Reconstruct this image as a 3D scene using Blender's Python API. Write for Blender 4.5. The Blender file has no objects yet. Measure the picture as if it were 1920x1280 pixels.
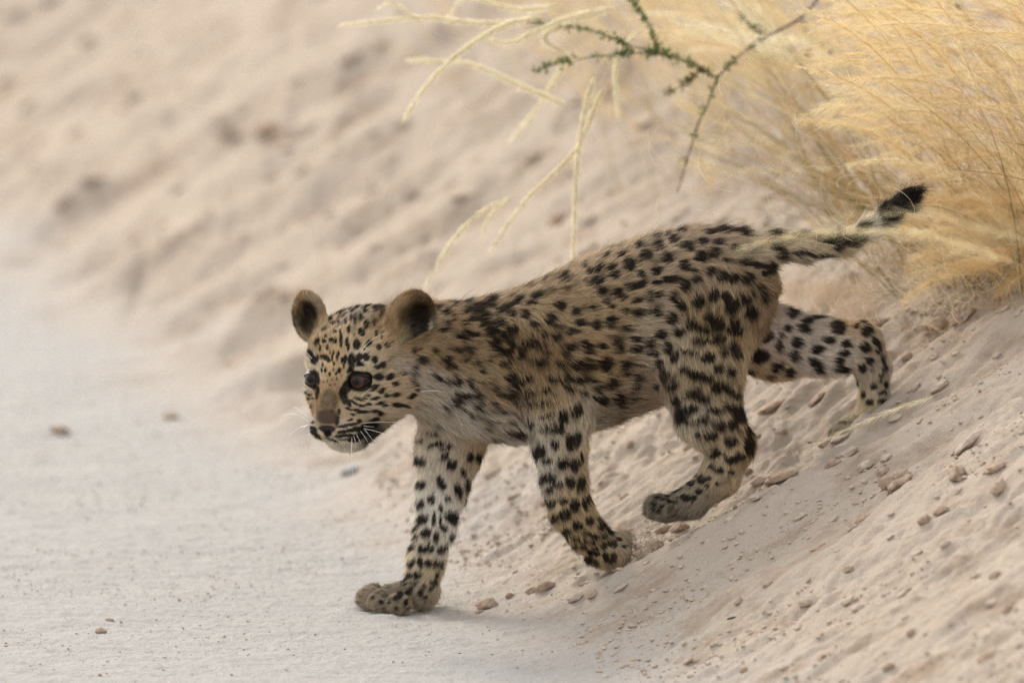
import bpy, math, random
import numpy as np
from mathutils import Vector, Matrix

random.seed(7)
rng = np.random.default_rng(11)

# ------------------------------------------------------------------ camera, sky, sun, exposure
S = bpy.context.scene
PITCH = math.radians(8.0)
DIST = 8.0
TGT = np.array([0.0, 0.0, 0.266])
FWD = np.array([0.0, math.cos(PITCH), -math.sin(PITCH)])
UPV = np.array([0.0, math.sin(PITCH), math.cos(PITCH)])
CAM = TGT - FWD * DIST
cam_data = bpy.data.cameras.new('camera')
cam = bpy.data.objects.new('camera', cam_data)
S.collection.objects.link(cam)
cam.location = CAM
cam.rotation_euler = (math.pi / 2 - PITCH, 0, 0)
cam_data.sensor_width = 36.0
cam_data.lens = 36.0 * DIST
cam_data.clip_start = 0.1
cam_data.clip_end = 600
cam_data.dof.use_dof = True
cam_data.dof.focus_distance = DIST - 0.16
cam_data.dof.aperture_fstop = (cam_data.lens / 1000.0) / 0.062
cam_data.dof.aperture_blades = 9
S.camera = cam

SUN_EL, SUN_AZ = math.radians(34), math.radians(-32)     # azimuth clockwise from +Y (behind the cub, to the left)
w = bpy.data.worlds.new('World'); S.world = w; w.use_nodes = True
wn = w.node_tree.nodes; wl = w.node_tree.links
wn.clear()
sky = wn.new('ShaderNodeTexSky'); sky.sky_type = 'NISHITA'; sky.sun_disc = False
sky.sun_elevation = SUN_EL; sky.sun_rotation = SUN_AZ
sky.dust_density = 4.0; sky.air_density = 0.8; sky.ozone_density = 0.4
bg = wn.new('ShaderNodeBackground'); bg.inputs['Strength'].default_value = 0.13
wo = wn.new('ShaderNodeOutputWorld')
cloud = wn.new('ShaderNodeMix'); cloud.data_type = 'RGBA'; cloud.inputs[0].default_value = 0.60      # thin even cloud cover
cloud.inputs[7].default_value = (9.5, 9.2, 8.8, 1)
wl.new(sky.outputs[0], cloud.inputs[6]); wl.new(cloud.outputs[2], bg.inputs[0]); wl.new(bg.outputs[0], wo.inputs[0])
sun_d = bpy.data.lights.new('sun', 'SUN'); sun_d.energy = 1.7; sun_d.angle = math.radians(17)
sun_d.color = (1.0, 0.92, 0.82)
sun = bpy.data.objects.new('sun', sun_d); S.collection.objects.link(sun)
sd = Vector((math.sin(SUN_AZ) * math.cos(SUN_EL), math.cos(SUN_AZ) * math.cos(SUN_EL), math.sin(SUN_EL)))
sun.rotation_euler = sd.to_track_quat('Z', 'Y').to_euler()
sun.location = (2, 3, 5)
S.view_settings.view_transform = 'Standard'
S.view_settings.look = 'None'
S.view_settings.gamma = 1.0
S.view_settings.use_curve_mapping = False
S.view_settings.exposure = 0.66
S.cycles.max_bounces = 8
S.cycles.transparent_max_bounces = 8
S.cycles.use_denoising = True
S.cycles.denoising_prefilter = 'NONE'
S.cycles.use_adaptive_sampling = False
S.cycles.sample_clamp_indirect = 3.0

# ------------------------------------------------------------------ helpers
def J(px, py, d=0.0):
    """world point seen at picture position px,py (1920x1280) on the upright plane y = d"""
    u = (px - 960.0) / 1920.0; v = (640.0 - py) / 1920.0
    r = FWD + (UPV * v + np.array([1.0, 0, 0]) * u) / DIST
    t = (d - CAM[1]) / r[1]
    return CAM + r * t

def PJ(P):
    """world points -> picture position"""
    q = P - CAM
    z = q @ FWD
    return 960.0 + 1920.0 * DIST * q[:, 0] / z, 640.0 - 1920.0 * DIST * (q @ UPV) / z

def CV(x, up, dep):
    """vector given as picture-right, picture-up, away-from-camera"""
    return np.array([1.0, 0, 0]) * x + UPV * up + FWD * dep

def nrm(a):
    a = np.asarray(a, float)
    return a / np.maximum(np.linalg.norm(a, axis=-1, keepdims=True), 1e-9)

def hsh(ix, iy, iz, seed):
    h = (ix.astype(np.int64) * 374761393 + iy.astype(np.int64) * 668265263 + iz.astype(np.int64) * 1442695041 + seed * 974634777)
    h = (h ^ (h >> 13)) * 1274126177 & 0xFFFFFFFF
    h = (h ^ (h >> 16)) * 2246822519 & 0xFFFFFFFF
    h = h ^ (h >> 15)
    return (h & 0xFFFFFF).astype(np.float64) / float(0xFFFFFF)

def vn3(x, y, z, seed=0):
    x0 = np.floor(x); y0 = np.floor(y); z0 = np.floor(z)
    fx = x - x0; fy = y - y0; fz = z - z0
    fx = fx * fx * (3 - 2 * fx); fy = fy * fy * (3 - 2 * fy); fz = fz * fz * (3 - 2 * fz)
    x0 = x0.astype(np.int64); y0 = y0.astype(np.int64); z0 = z0.astype(np.int64)
    r = 0
    for dx in (0, 1):
        for dy in (0, 1):
            for dz in (0, 1):
                wgt = (fx if dx else 1 - fx) * (fy if dy else 1 - fy) * (fz if dz else 1 - fz)
                r = r + wgt * hsh(x0 + dx, y0 + dy, z0 + dz, seed)
    return r * 2 - 1

def vn2(x, y, seed=0):
    x0 = np.floor(x); y0 = np.floor(y)
    fx = x - x0; fy = y - y0
    fx = fx * fx * fx * (fx * (fx * 6 - 15) + 10); fy = fy * fy * fy * (fy * (fy * 6 - 15) + 10)
    x0 = x0.astype(np.int64); y0 = y0.astype(np.int64); zz = np.zeros_like(x0)
    a = hsh(x0, y0, zz, seed); b = hsh(x0 + 1, y0, zz, seed); c = hsh(x0, y0 + 1, zz, seed); d = hsh(x0 + 1, y0 + 1, zz, seed)
    return ((a * (1 - fx) + b * fx) * (1 - fy) + (c * (1 - fx) + d * fx) * fy) * 2 - 1

def mesh_from(name, V, F, mat=None, smooth=True, col=None):
    me = bpy.data.meshes.new(name)
    V = np.asarray(V, np.float32); F = np.asarray(F, np.int32)
    k = F.shape[1]
    me.vertices.add(len(V)); me.vertices.foreach_set('co', V.ravel())
    me.loops.add(F.size); me.loops.foreach_set('vertex_index', F.ravel())
    me.polygons.add(len(F))
    me.polygons.foreach_set('loop_start', np.arange(0, F.size, k, dtype=np.int32))
    me.polygons.foreach_set('use_smooth', np.full(len(F), smooth))
    me.update(calc_edges=True)
    if col is not None:
        a = me.color_attributes.new('col', 'FLOAT_COLOR', 'POINT')
        c = np.ones((len(V), 4), np.float32); c[:, :3] = col
        a.data.foreach_set('color', c.ravel())
    if mat: me.materials.append(mat)
    return me

def link(name, data, parent=None, loc=None, **props):
    o = bpy.data.objects.new(name, data)
    S.collection.objects.link(o)
    if parent is not None: o.parent = parent
    if loc is not None: o.location = loc
    for k, v in props.items(): o[k] = v
    return o

def new_mat(name):
    m = bpy.data.materials.new(name); m.use_nodes = True
    nt = m.node_tree; nt.nodes.clear()
    out = nt.nodes.new('ShaderNodeOutputMaterial')
    b = nt.nodes.new('ShaderNodeBsdfPrincipled')
    nt.links.new(b.outputs[0], out.inputs[0])
    return m, nt, b, out

# ------------------------------------------------------------------ terrain
Z0 = J(740, 1143, 0.030)[2]
def softplus(x, wd):
    return wd * np.logaddexp(0, x / wd)

PAWS = [((745 - 960) / 1920.0, 0.022, 0.038, 0.024), ((1140 - 960) / 1920.0, -0.038, 0.024, 0.022)]
def ground_base(x, y):
    s = x + 0.25 * y - 0.012 + 0.03 * vn2(x * 0 + 3.3, y * 2.0, 5) * np.clip(y, 0, 1)
    s = s + 0.05 * vn2(x * 1.1 + 9, y * 0.8, 77) * np.clip(y - 0.3, 0, 1)
    h = 0.60 * softplus(s, 0.035)
    cap = 1.35
    h = np.where(h > 0.6, 0.6 + (cap - 0.6) * (1 - np.exp(-(h - 0.6) / (cap - 0.6))), h)
    # low ridge of trodden sand in front of the hind feet
    yr = -0.11 - 0.05 * np.clip((x - 0.12) / 0.3, 0, 1.5)
    along = np.clip((x - 0.08) / 0.1, 0, 1) * np.clip((0.60 - x) / 0.15, 0, 1)
    rd = 0.010 * np.exp(-((y - yr) / 0.045) ** 2) * along
    sh = -0.016 * np.exp(-((y - (yr + 0.13)) / 0.07) ** 2) * along
    far = -0.012 * np.exp(-((x - 0.34) ** 2 / 0.01 + (y - 0.055) ** 2 / 0.003))
    dent = 0
    for (cx_, cy_, sx_, sy_) in PAWS:
        q_ = ((x - cx_) / sx_) ** 2 + ((y - cy_) / sy_) ** 2
        dent = dent - 0.0008 * np.exp(-q_ ** 2) + 0.0022 * np.exp(-((np.sqrt(q_) - 1.45) / 0.28) ** 2)
    return Z0 + h + rd + sh + far + dent

def ground_h(x, y):
    h = ground_base(x, y)
    bank = np.clip((x + 0.25 * y + 0.02) / 0.10, 0, 1)          # 0 road, 1 bank
    bank = bank * bank * (3 - 2 * bank)
    road = 1 - bank
    farf = np.clip((y - 0.2) / 1.2, 0, 1)
    # streaks running down the fall line
    c, s_ = math.cos(0.08), math.sin(0.08)
    a = x * c + y * s_; b = -x * s_ + y * c
    warp = 0.03 * vn2(a * 8, b * 8, 3)
    h = h + bank * (0.006 * vn2(a * 5, (b + warp) * 16, 11) + 0.005 * vn2(a * 11, (b + warp) * 34, 12)
                    + 0.0030 * vn2(a * 30, b * 80, 13) + 0.0020 * vn2(a * 80, b * 150, 14) + 0.0010 * vn2(a * 170, b * 260, 15))
    # crumbly lumps
    l1 = vn2(x * 38, y * 38, 21); l2 = vn2(x * 44 + 4, y * 80, 22); l3 = vn2(x * 110, y * 190, 23)
    msk = np.clip(vn2(x * 7 + 3, y * 7, 24) + 0.15, 0, 1)
    h = h + bank * (0.010 * np.clip(l1 - 0.35, 0, 1) * msk * 1.6 + 0.009 * np.clip(l2 - 0.3, 0, 1) * (0.4 + msk) + 0.0022 * l3 * (0.5 + msk))
    # smoother patch on the near mound
    # far bank: larger hollows and clods
    h = h + bank * farf * (0.035 * np.clip(vn2(a * 5 + 7, b * 7, 31) - 0.15, 0, 1) - 0.030 * np.clip(vn2(a * 6 + 1, b * 8, 32) - 0.2, 0, 1)
                           + 0.026 * np.clip(vn2(a * 12 + 1, b * 14, 33) - 0.15, 0, 1) - 0.020 * np.clip(vn2(a * 9 + 5, b * 11, 35) - 0.15, 0, 1) + 0.014 * vn2(a * 3, b * 2, 34))
    # wheel-smoothed road
    h = h + road * (0.0022 * vn2(x * 4, y * 9, 41) + 0.0016 * vn2(x * 14, y * 20, 42) + 0.0013 * vn2(x * 30, y * 90, 43)
                    + 0.0008 * vn2(x * 110, y * 210, 44) + 0.0005 * vn2(x * 230, y * 240, 46) + 0.0018 * np.clip(vn2(x * 60 + 5, y * 60, 45) - 0.55, 0, 1))
    return h

def spaced(lo, hi, step, out, grow=1.16):
    core = np.arange(lo, hi + step, step)
    a = [core[0]]; s = step
    while a[-1] > -out: s *= grow; a.append(a[-1] - s)
    b = [core[-1]]; s = step
    while b[-1] < out: s *= grow; b.append(b[-1] + s)
    return np.concatenate([np.array(a[1:])[::-1], core, np.array(b[1:])])

gx = spaced(-0.62, 0.66, 0.0026, 90)
yy = [-1.35]
while yy[-1] < 5.2:
    y_ = yy[-1]
    yy.append(y_ + (0.0042 if y_ < 0.35 else 0.0042 + 0.008 * (y_ - 0.35)))
core = np.array(yy)
a_ = [core[0]]; s_ = 0.0042
while a_[-1] > -60: s_ *= 1.16; a_.append(a_[-1] - s_)
b_ = [core[-1]]; s_ = core[-1] - core[-2]
while b_[-1] < 200: s_ *= 1.16; b_.append(b_[-1] + s_)
gy = np.concatenate([np.array(a_[1:])[::-1], core, np.array(b_[1:])])
GX, GY = np.meshgrid(gx, gy, indexing='ij')
wf = 1 + np.clip(GY, 0, 8) * 0.16
GXw = GX * wf - 0.0 * GY
GZ = ground_h(GXw, GY)
nx, ny = GX.shape
V = np.stack([GXw.ravel(), GY.ravel(), GZ.ravel()], 1)
idx = np.arange(nx * ny).reshape(nx, ny)
F = np.stack([idx[:-1, :-1].ravel(), idx[1:, :-1].ravel(), idx[1:, 1:].ravel(), idx[:-1, 1:].ravel()], 1)
bankw = np.clip((V[:, 0] + 0.25 * V[:, 1] + 0.08 + 0.05 * vn2(V[:, 0] * 9, V[:, 1] * 5, 88)) / 0.22, 0, 1)
gcol = np.stack([bankw, bankw * 0, bankw * 0], 1)

gm, nt, pb, out = new_mat('sand')
N = nt.nodes; L = nt.links
at = N.new('ShaderNodeVertexColor'); at.layer_name = 'col'
sep = N.new('ShaderNodeSeparateColor'); L.new(at.outputs[0], sep.inputs[0])
geo = N.new('ShaderNodeNewGeometry')
def mapping(scale, rot=(0, 0, 0)):
    m = N.new('ShaderNodeMapping'); m.inputs['Scale'].default_value = scale; m.inputs['Rotation'].default_value = rot
    L.new(geo.outputs['Position'], m.inputs['Vector']); return m
def noise(m, scale, detail=4, rough=0.6):
    n = N.new('ShaderNodeTexNoise'); n.inputs['Scale'].default_value = scale; n.inputs['Detail'].default_value = detail
    n.inputs['Roughness'].default_value = rough; L.new(m.outputs[0], n.inputs['Vector']); return n
def ramp(inp, stops):
    r = N.new('ShaderNodeValToRGB'); cr = r.color_ramp
    while len(cr.elements) < len(stops): cr.elements.new(0.5)
    for e, (p, c) in zip(cr.elements, stops): e.position = p; e.color = (*c, 1) if len(c) == 3 else c
    L.new(inp, r.inputs[0]); return r
def mixc(fac, a, b, mode='MIX'):
    m = N.new('ShaderNodeMix'); m.data_type = 'RGBA'; m.blend_type = mode
    for sock, v in ((0, fac), (6, a), (7, b)):
        if isinstance(v, (int, float)): m.inputs[sock].default_value = v
        elif isinstance(v, tuple): m.inputs[sock].default_value = (*v, 1)
        else: L.new(v, m.inputs[sock])
    return m
iso = mapping((1, 1, 1)); strk = mapping((0.22, 1, 0.5), (0, 0, -0.08))
roadc = mixc(noise(iso, 9, 5).outputs[0], (0.365, 0.358, 0.345), (0.42, 0.413, 0.398))
bankc = mixc(noise(strk, 14, 6).outputs[0], (0.375, 0.310, 0.250), (0.455, 0.395, 0.328))
base = mixc(sep.outputs[0], roadc.outputs[2], bankc.outputs[2])
# brown damp-looking crumbs and stains
brn = ramp(noise(mapping((0.45, 1, 0.8), (0, 0, -0.08)), 17, 6, 0.68).outputs[0], [(0.51, (0, 0, 0)), (0.66, (1, 1, 1))])
brm = N.new('ShaderNodeMath'); brm.operation = 'MULTIPLY'; L.new(brn.outputs[0], brm.inputs[0]); L.new(sep.outputs[0], brm.inputs[1])
brm2 = N.new('ShaderNodeMath'); brm2.operation = 'MULTIPLY'; L.new(brm.outputs[0], brm2.inputs[0]); brm2.inputs[1].default_value = 0.85
base = mixc(brm2.outputs[0], base.outputs[2], (0.285, 0.215, 0.155))
# single dark, pale and rusty grains
g1 = ramp(noise(iso, 700, 2, 0.5).outputs[0], [(0.28, (1, 1, 1)), (0.36, (0, 0, 0))])
g1m = N.new('ShaderNodeMath'); g1m.operation = 'MULTIPLY'; L.new(g1.outputs[0], g1m.inputs[0]); g1m.inputs[1].default_value = 0.55
base = mixc(g1m.outputs[0], base.outputs[2], (0.20, 0.17, 0.145))
g2 = ramp(noise(iso, 900, 2, 0.5).outputs[0], [(0.66, (0, 0, 0)), (0.74, (1, 1, 1))])
base = mixc(g2.outputs[0], base.outputs[2], (0.62, 0.57, 0.50))
g3 = ramp(noise(iso, 1500, 3, 0.7).outputs[0], [(0.3, (0.84, 0.83, 0.82)), (0.7, (1.12, 1.12, 1.12))])
base = mixc(1.0, base.outputs[2], g3.outputs[0], 'MULTIPLY')
L.new(base.outputs[2], pb.inputs['Base Color'])
pb.inputs['Roughness'].default_value = 0.95
pb.inputs['Specular IOR Level'].default_value = 0.15
bm1 = N.new('ShaderNodeBump'); bm1.inputs['Strength'].default_value = 0.9; bm1.inputs['Distance'].default_value = 0.0012
L.new(noise(iso, 500, 5, 0.7).outputs[0], bm1.inputs['Height'])
bm2 = N.new('ShaderNodeBump'); bm2.inputs['Strength'].default_value = 0.75; bm2.inputs['Distance'].default_value = 0.004
L.new(noise(iso, 140, 4, 0.65).outputs[0], bm2.inputs['Height']); L.new(bm1.outputs[0], bm2.inputs['Normal'])
L.new(bm2.outputs[0], pb.inputs['Normal'])

ground = link('ground', mesh_from('ground', V, F, gm, True, gcol), kind='structure')

def gz(x, y):
    return float(ground_h(np.array([float(x)]), np.array([float(y)]))[0])
def gz_many(x, y): return ground_h(np.asarray(x, float), np.asarray(y, float))

def hit(px, py):
    """where the sight line through a picture position meets the ground"""
    u = (px - 960.0) / 1920.0; v = (640.0 - py) / 1920.0
    r = FWD + (UPV * v + np.array([1.0, 0, 0]) * u) / DIST
    t = np.linspace(6.2, 15.0, 6000)
    P = CAM + r * t[:, None]
    g = gz_many(P[:, 0], P[:, 1])
    k = np.argmax(P[:, 2] < g)
    return P[k] if k > 0 else None

# ------------------------------------------------------------------ the cub: signed distance field
PX = 1 / 1920.0
prims = []      # kind, data, k, set, flow, hairlen
def rc(chain, st, k=0.012, lat=1.0, hair=0.010, inset=6, rev=False):
    """round-cone chain of (px,py,depth m,r px); hair flows along the chain"""
    for (x0, y0, d0, r0), (x1, y1, d1, r1) in zip(chain[:-1], chain[1:]):
        a = J(x0, y0, d0); b = J(x1, y1, d1)
        prims.append(dict(t='c', a=a, b=b, ra=(r0 - inset) * PX, rb=(r1 - inset) * PX, k=k, set=st, lat=lat,
                          flow=nrm(b - a) * (-1 if rev else 1), hair=hair))
def el(c, axes, radii, st, k=0.010, flow=None, hair=0.008, sub=False):
    prims.append(dict(t='e', c=np.asarray(c, float), ax=np.asarray(axes, float), r=np.asarray(radii, float) * PX, k=k, set=st,
                      flow=(np.zeros(3) if flow is None else nrm(flow)), hair=hair, sub=sub))
# torso
rc([(800, 668, -0.012, 98), (868, 688, -0.004, 122), (960, 690, 0, 140), (1060, 664, 0, 143), (1130, 634, 0, 148), (1200, 602, 0, 146), (1270, 568, 0, 136), (1335, 540, 0, 117), (1362, 532, 0, 98)],
   'N', k=0.02, lat=0.80, hair=0.0125, inset=13)
# flank fold / belly and shoulder muscle
rc([(1010, 650, -0.022, 92), (1040, 760, -0.034, 74)], 'N', k=0.02, hair=0.012, inset=12)
rc([(1075, 700, 0, 100), (1180, 660, 0, 100)], 'N', k=0.02, lat=.8, hair=0.013, inset=12)
# near fore leg
NF = [(1040, 755, -0.036, 72), (1050, 830, -0.040, 52), (1058, 900, -0.042, 44), (1070, 955, -0.042, 41), (1102, 1000, -0.040, 38), (1142, 1026, -0.038, 32)]
rc(NF, 'N', k=0.012, hair=0.0085, inset=7)
# chest to far fore leg
FF = [(860, 770, 0.022, 86), (842, 845, 0.034, 62), (830, 915, 0.038, 48), (815, 985, 0.040, 39), (800, 1045, 0.040, 36), (790, 1098, 0.038, 38)]
rc(FF, 'F', k=0.014, hair=0.0085, inset=7)
rc([(790, 1112, 0.036, 33), (732, 1114, 0.034, 25)], 'F', k=0.008, hair=0.006, inset=5)
for (x, y, d, r) in [(700, 1112, 0.052, 19), (694, 1120, 0.036, 22), (717, 1127, 0.018, 22), (750, 1130, 0.004, 21)]:
    el(J(x, y, d), [CV(1, 0, 0), CV(0, 1, 0), CV(0, 0, 1)], (r * 1.15, r, r * 0.68), 'F', k=0.0016, flow=CV(-1, -.3, 0), hair=0.0055)
# near fore paw pushing off
for (x, y, d, r) in [(1118, 1040, -0.030, 20), (1136, 1045, -0.046, 20), (1160, 1038, -0.050, 22), (1164, 1016, -0.036, 24)]:
    el(J(x, y, d), [CV(1, 0, 0), CV(0, 1, 0), CV(0, 0, 1)], (r * 1.05, r, r * 0.8), 'N', k=0.004, flow=CV(.5, -1, 0), hair=0.006)
# near hind leg
NH = [(1322, 590, -0.022, 112), (1312, 690, -0.036, 86), (1328, 775, -0.042, 63), (1370, 833, -0.044, 47), (1350, 893, -0.044, 39), (1297, 940, -0.044, 33), (1252, 953, -0.043, 29)]
rc(NH[:2], 'N', k=0.02, lat=0.8, hair=0.010, inset=10)
rc(NH[1:4], 'N', k=0.014, hair=0.010, inset=8)
rc(NH[3:], 'N', k=0.008, hair=0.006, inset=5)
for (x, y, d, r) in [(1240, 950, -0.058, 22), (1234, 950, -0.045, 24), (1238, 952, -0.032, 22)]:
    el(J(x, y, d), [CV(1, 0, 0), CV(0, 1, 0), CV(0, 0, 1)], (r * 1.1, r, r * 0.62), 'N', k=0.004, flow=CV(-1, -.4, 0), hair=0.0065)
# far hind leg stretched back
rc([(1370, 606, 0.022, 84), (1455, 643, 0.040, 70), (1545, 650, 0.046, 56), (1606, 648, 0.048, 50)], 'F', k=0.014, hair=0.0095, inset=8)
rc([(1612, 645, 0.048, 46), (1636, 690, 0.048, 34), (1640, 755, 0.048, 30), (1625, 782, 0.046, 26)], 'F', k=0.010, hair=0.006, inset=5)
rc([(1635, 775, 0.046, 26), (1590, 800, 0.040, 22)], 'F', k=0.006, hair=0.006, inset=4)
for dd in (0.028, 0.040, 0.052):
    el(J(1575, 805, dd), [CV(1, .45, 0) / 1.1, CV(-.45, 1, 0) / 1.1, CV(0, 0, 1)], (22, 15, 12), 'F', k=0.004, flow=CV(-1, -.5, 0), hair=0.005)
# tail
rc([(1370, 474, 0.0, 50), (1440, 464, 0.006, 40), (1510, 463, 0.012, 35), (1580, 456, 0.018, 31), (1628, 430, 0.020, 28), (1665, 402, 0.020, 28), (1700, 376, 0.018, 27), (1716, 362, 0.016, 19)],
   'N', k=0.010, hair=0.013, inset=13)
# head frame
A_, P_ = math.radians(38), math.radians(12)
HF = CV(-math.sin(A_) * math.cos(P_), -math.sin(P_), -math.cos(A_) * math.cos(P_))
HR = CV(math.cos(A_), 0, -math.sin(A_))
HU = CV(-math.sin(A_) * math.sin(P_), math.cos(P_), -math.cos(A_) * math.sin(P_))
HC = J(668, 687, -0.030)
HAX = [HR, HU, HF]
def H(r, u, f): return HC + (HR * r + HU * u + HF * f) * PX
def hel(r, u, f, rr, ru, rf, k=0.010, hair=0.006, **kw): el(H(r, u, f), HAX, (rr, ru, rf), 'H', k=k, hair=hair, **kw)
def hc(p, q, ra, rb, k=0.008, hair=0.004):
    prims.append(dict(t='c', a=H(*p), b=H(*q), ra=ra * PX, rb=rb * PX, k=k, set='H', lat=1.0, flow=np.zeros(3), hair=hair))
hel(0, 14, -15, 97, 94, 96, hair=0.0058)
hel(0, 35, 30, 66, 50, 52, hair=0.006)                      # forehead
for s in (-1, 1):
    hel(62 * s, -42, -2, 48, 52, 60, hair=0.0075)            # cheek
    hel(34 * s, -62, 46, 38, 37, 42, hair=0.005)
    hel(26 * s, -98, 84, 27, 24, 27, k=0.006, hair=0.003)   # whisker pad
    hel((50 if s > 0 else 43) * s, 20, 52 if s > 0 else 50, 30 if s > 0 else 25, 20, 26 if s > 0 else 24, k=0.008, hair=0.0045)   # brow
hel(0, -78, 55, 40, 40, 52, hair=0.004)                     # muzzle
hc((0, 0, 64), (0, -60, 95), 30, 25)                        # nose bridge
hel(0, -72, 103, 25, 19, 13, k=0.004, hair=0.0015)          # nose leather
hel(0, -124, 66, 29, 19, 30, k=0.006, hair=0.005)           # chin and jaw
hc((0, -112, 40), (0, -70, -30), 38, 58, k=0.012, hair=0.009)
# neck joining head and chest
rc([(725, 668, -0.022, 98), (800, 672, -0.010, 104)], 'N', k=0.02, hair=0.010, inset=12)
# ears
def ear(c, Nd, up, wid, hgt, dep, sh):
    Nd = nrm(Nd); up = nrm(up - Nd * (up @ Nd)); rt = np.cross(up, Nd)
    ax = [rt, up, Nd]
    el(c, ax, (wid, hgt, dep), 'H', k=0.007, flow=up, hair=0.0062)
    el(c + Nd * (sh + 2) * PX - up * 4 * PX, ax, (wid - 12, hgt - 13, dep), 'H', k=0.003, sub=True)
    prims[-1]['ear'] = 1; prims[-2]['ear'] = 1
EARN = J(768, 600, -0.050); EARF = J(582, 596, -0.004)
ear(EARN, CV(.62, -.30, -.72), CV(0.10, 1, .1), 53, 57, 31, 20)
ear(EARF, CV(-.35, -.05, -.9), CV(-.28, 1, 0), 33, 50, 26, 18)
# eye sockets
EYE_R = 20.5
EYEN = H(53, -14, 56); EYEF = H(-55, -10, 55)
for e in (EYEN, EYEF):
    el(e, HAX, (EYE_R + 1.5,) * 3, 'H', k=0.003, sub=True)

def prim_d(p, P):
    if p['t'] == 'c':
        a, b = p['a'], p['b']; s = p['lat']
        sc = np.array([1, 1 / s, 1.0])
        q = (P - a) * sc; ab = (b - a) * sc
        t = np.clip((q @ ab) / max(ab @ ab, 1e-12), 0, 1)
        d = np.linalg.norm(q - t[..., None] * ab, axis=-1) - (p['ra'] + (p['rb'] - p['ra']) * t)
        return d * (s if s < 1 else 1)
    q = (P - p['c']) @ p['ax'].T
    k0 = np.linalg.norm(q / p['r'], axis=-1); k1 = np.linalg.norm(q / p['r'] ** 2, axis=-1)
    return k0 * (k0 - 1) / np.maximum(k1, 1e-9)

HV = 0.0015
lo = np.array([-0.232, -0.115, Z0 - 0.01]); hi = np.array([0.435, 0.125, 0.45])
n = np.ceil((hi - lo) / HV).astype(int)
f = np.full(n, 0.5, np.float32)
gridx = [lo[i] + HV * np.arange(n[i]) for i in range(3)]
for p in prims:
    if p['t'] == 'c':
        r = max(p['ra'], p['rb']); mn = np.minimum(p['a'], p['b']) - r; mx = np.maximum(p['a'], p['b']) + r
    else:
        r = p['r'].max(); mn = p['c'] - r; mx = p['c'] + r
    m = 0.024
    i0 = np.clip(((mn - m - lo) / HV).astype(int), 0, n); i1 = np.clip(((mx + m - lo) / HV).astype(int) + 1, 0, n)
    sl = tuple(slice(i0[i], i1[i]) for i in range(3))
    X, Y, Z = np.meshgrid(*[gridx[i][sl[i]] for i in range(3)], indexing='ij')
    d = prim_d(p, np.stack([X, Y, Z], -1)).astype(np.float32)
    g = f[sl]; k = p['k']
    if p.get('sub'):
        d = -d
        hh = np.clip(0.5 - 0.5 * (g - d) / k, 0, 1)
        f[sl] = g * (1 - hh) + d * hh + k * hh * (1 - hh)
    else:
        hh = np.clip(0.5 + 0.5 * (g - d) / k, 0, 1)
        f[sl] = g * (1 - hh) + d * hh - k * hh * (1 - hh)

def surface_nets(f, lo, h):
    ins = f < 0
    nx, ny, nz = f.shape
    cnt = np.zeros((nx - 1, ny - 1, nz - 1), np.uint8)
    for i in (0, 1):
        for j in (0, 1):
            for k in (0, 1):
                cnt += ins[i:nx - 1 + i, j:ny - 1 + j, k:nz - 1 + k]
    act = (cnt > 0) & (cnt < 8)
    I = np.argwhere(act)
    vid = np.full(act.shape, -1, np.int32); vid[act] = np.arange(len(I))
    cv = {}
    for i in (0, 1):
        for j in (0, 1):
            for k in (0, 1):
                cv[(i, j, k)] = f[I[:, 0] + i, I[:, 1] + j, I[:, 2] + k]
    acc = np.zeros((len(I), 3)); num = np.zeros(len(I))
    cs = list(cv)
    for a in cs:
        for ax in range(3):
            if a[ax] == 0:
                b = list(a); b[ax] = 1; b = tuple(b)
                fa, fb = cv[a], cv[b]; m = (fa < 0) != (fb < 0)
                t = fa[m] / (fa[m] - fb[m])
                pt = np.tile(np.array(a, float), (m.sum(), 1)); pt[:, ax] = t
                acc[m] += pt; num[m] += 1
    V = lo + h * (I + acc / num[:, None])
    Q = []
    for ax in range(3):
        sl0 = [slice(1, -1)] * 3; sl1 = [slice(1, -1)] * 3
        sl0[ax] = slice(0, -1); sl1[ax] = slice(1, None)
        A = ins[tuple(sl0)]; B = ins[tuple(sl1)]
        cr = np.argwhere(A != B)
        fl = A[tuple(cr.T)]
        cr = cr.copy()
        for q in range(3):
            if q != ax: cr[:, q] += 1
        u, v = (ax + 1) % 3, (ax + 2) % 3
        def g(du, dv):
            c = cr.copy(); c[:, u] += du; c[:, v] += dv
            return vid[c[:, 0], c[:, 1], c[:, 2]]
        q4 = np.stack([g(-1, -1), g(0, -1), g(0, 0), g(-1, 0)], 1)
        q4[~fl] = q4[~fl][:, ::-1]
        Q.append(q4)
    return V, np.concatenate(Q)

BV, BF = surface_nets(f, lo, HV)
del f
def smooth(V, F, it, lam=0.5):
    n = len(V)
    e = np.concatenate([F[:, [0, 1]], F[:, [1, 2]], F[:, [2, 3]], F[:, [3, 0]]])
    for _ in range(it):
        s = np.zeros_like(V); c = np.zeros(n)
        for a, b in ((0, 1), (1, 0)):
            for q in range(3): s[:, q] += np.bincount(e[:, a], V[e[:, b], q], n)
            c += np.bincount(e[:, a], minlength=n)
        V = V + lam * (s / np.maximum(c, 1)[:, None] - V)
    return V
BV = smooth(BV, BF, 3)
fn = np.cross(BV[BF[:, 2]] - BV[BF[:, 0]], BV[BF[:, 3]] - BV[BF[:, 1]])
BN = np.zeros_like(BV)
for q in range(4):
    for c in range(3): BN[:, c] += np.bincount(BF[:, q], fn[:, c], len(BV))
BN = nrm(BN)

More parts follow.
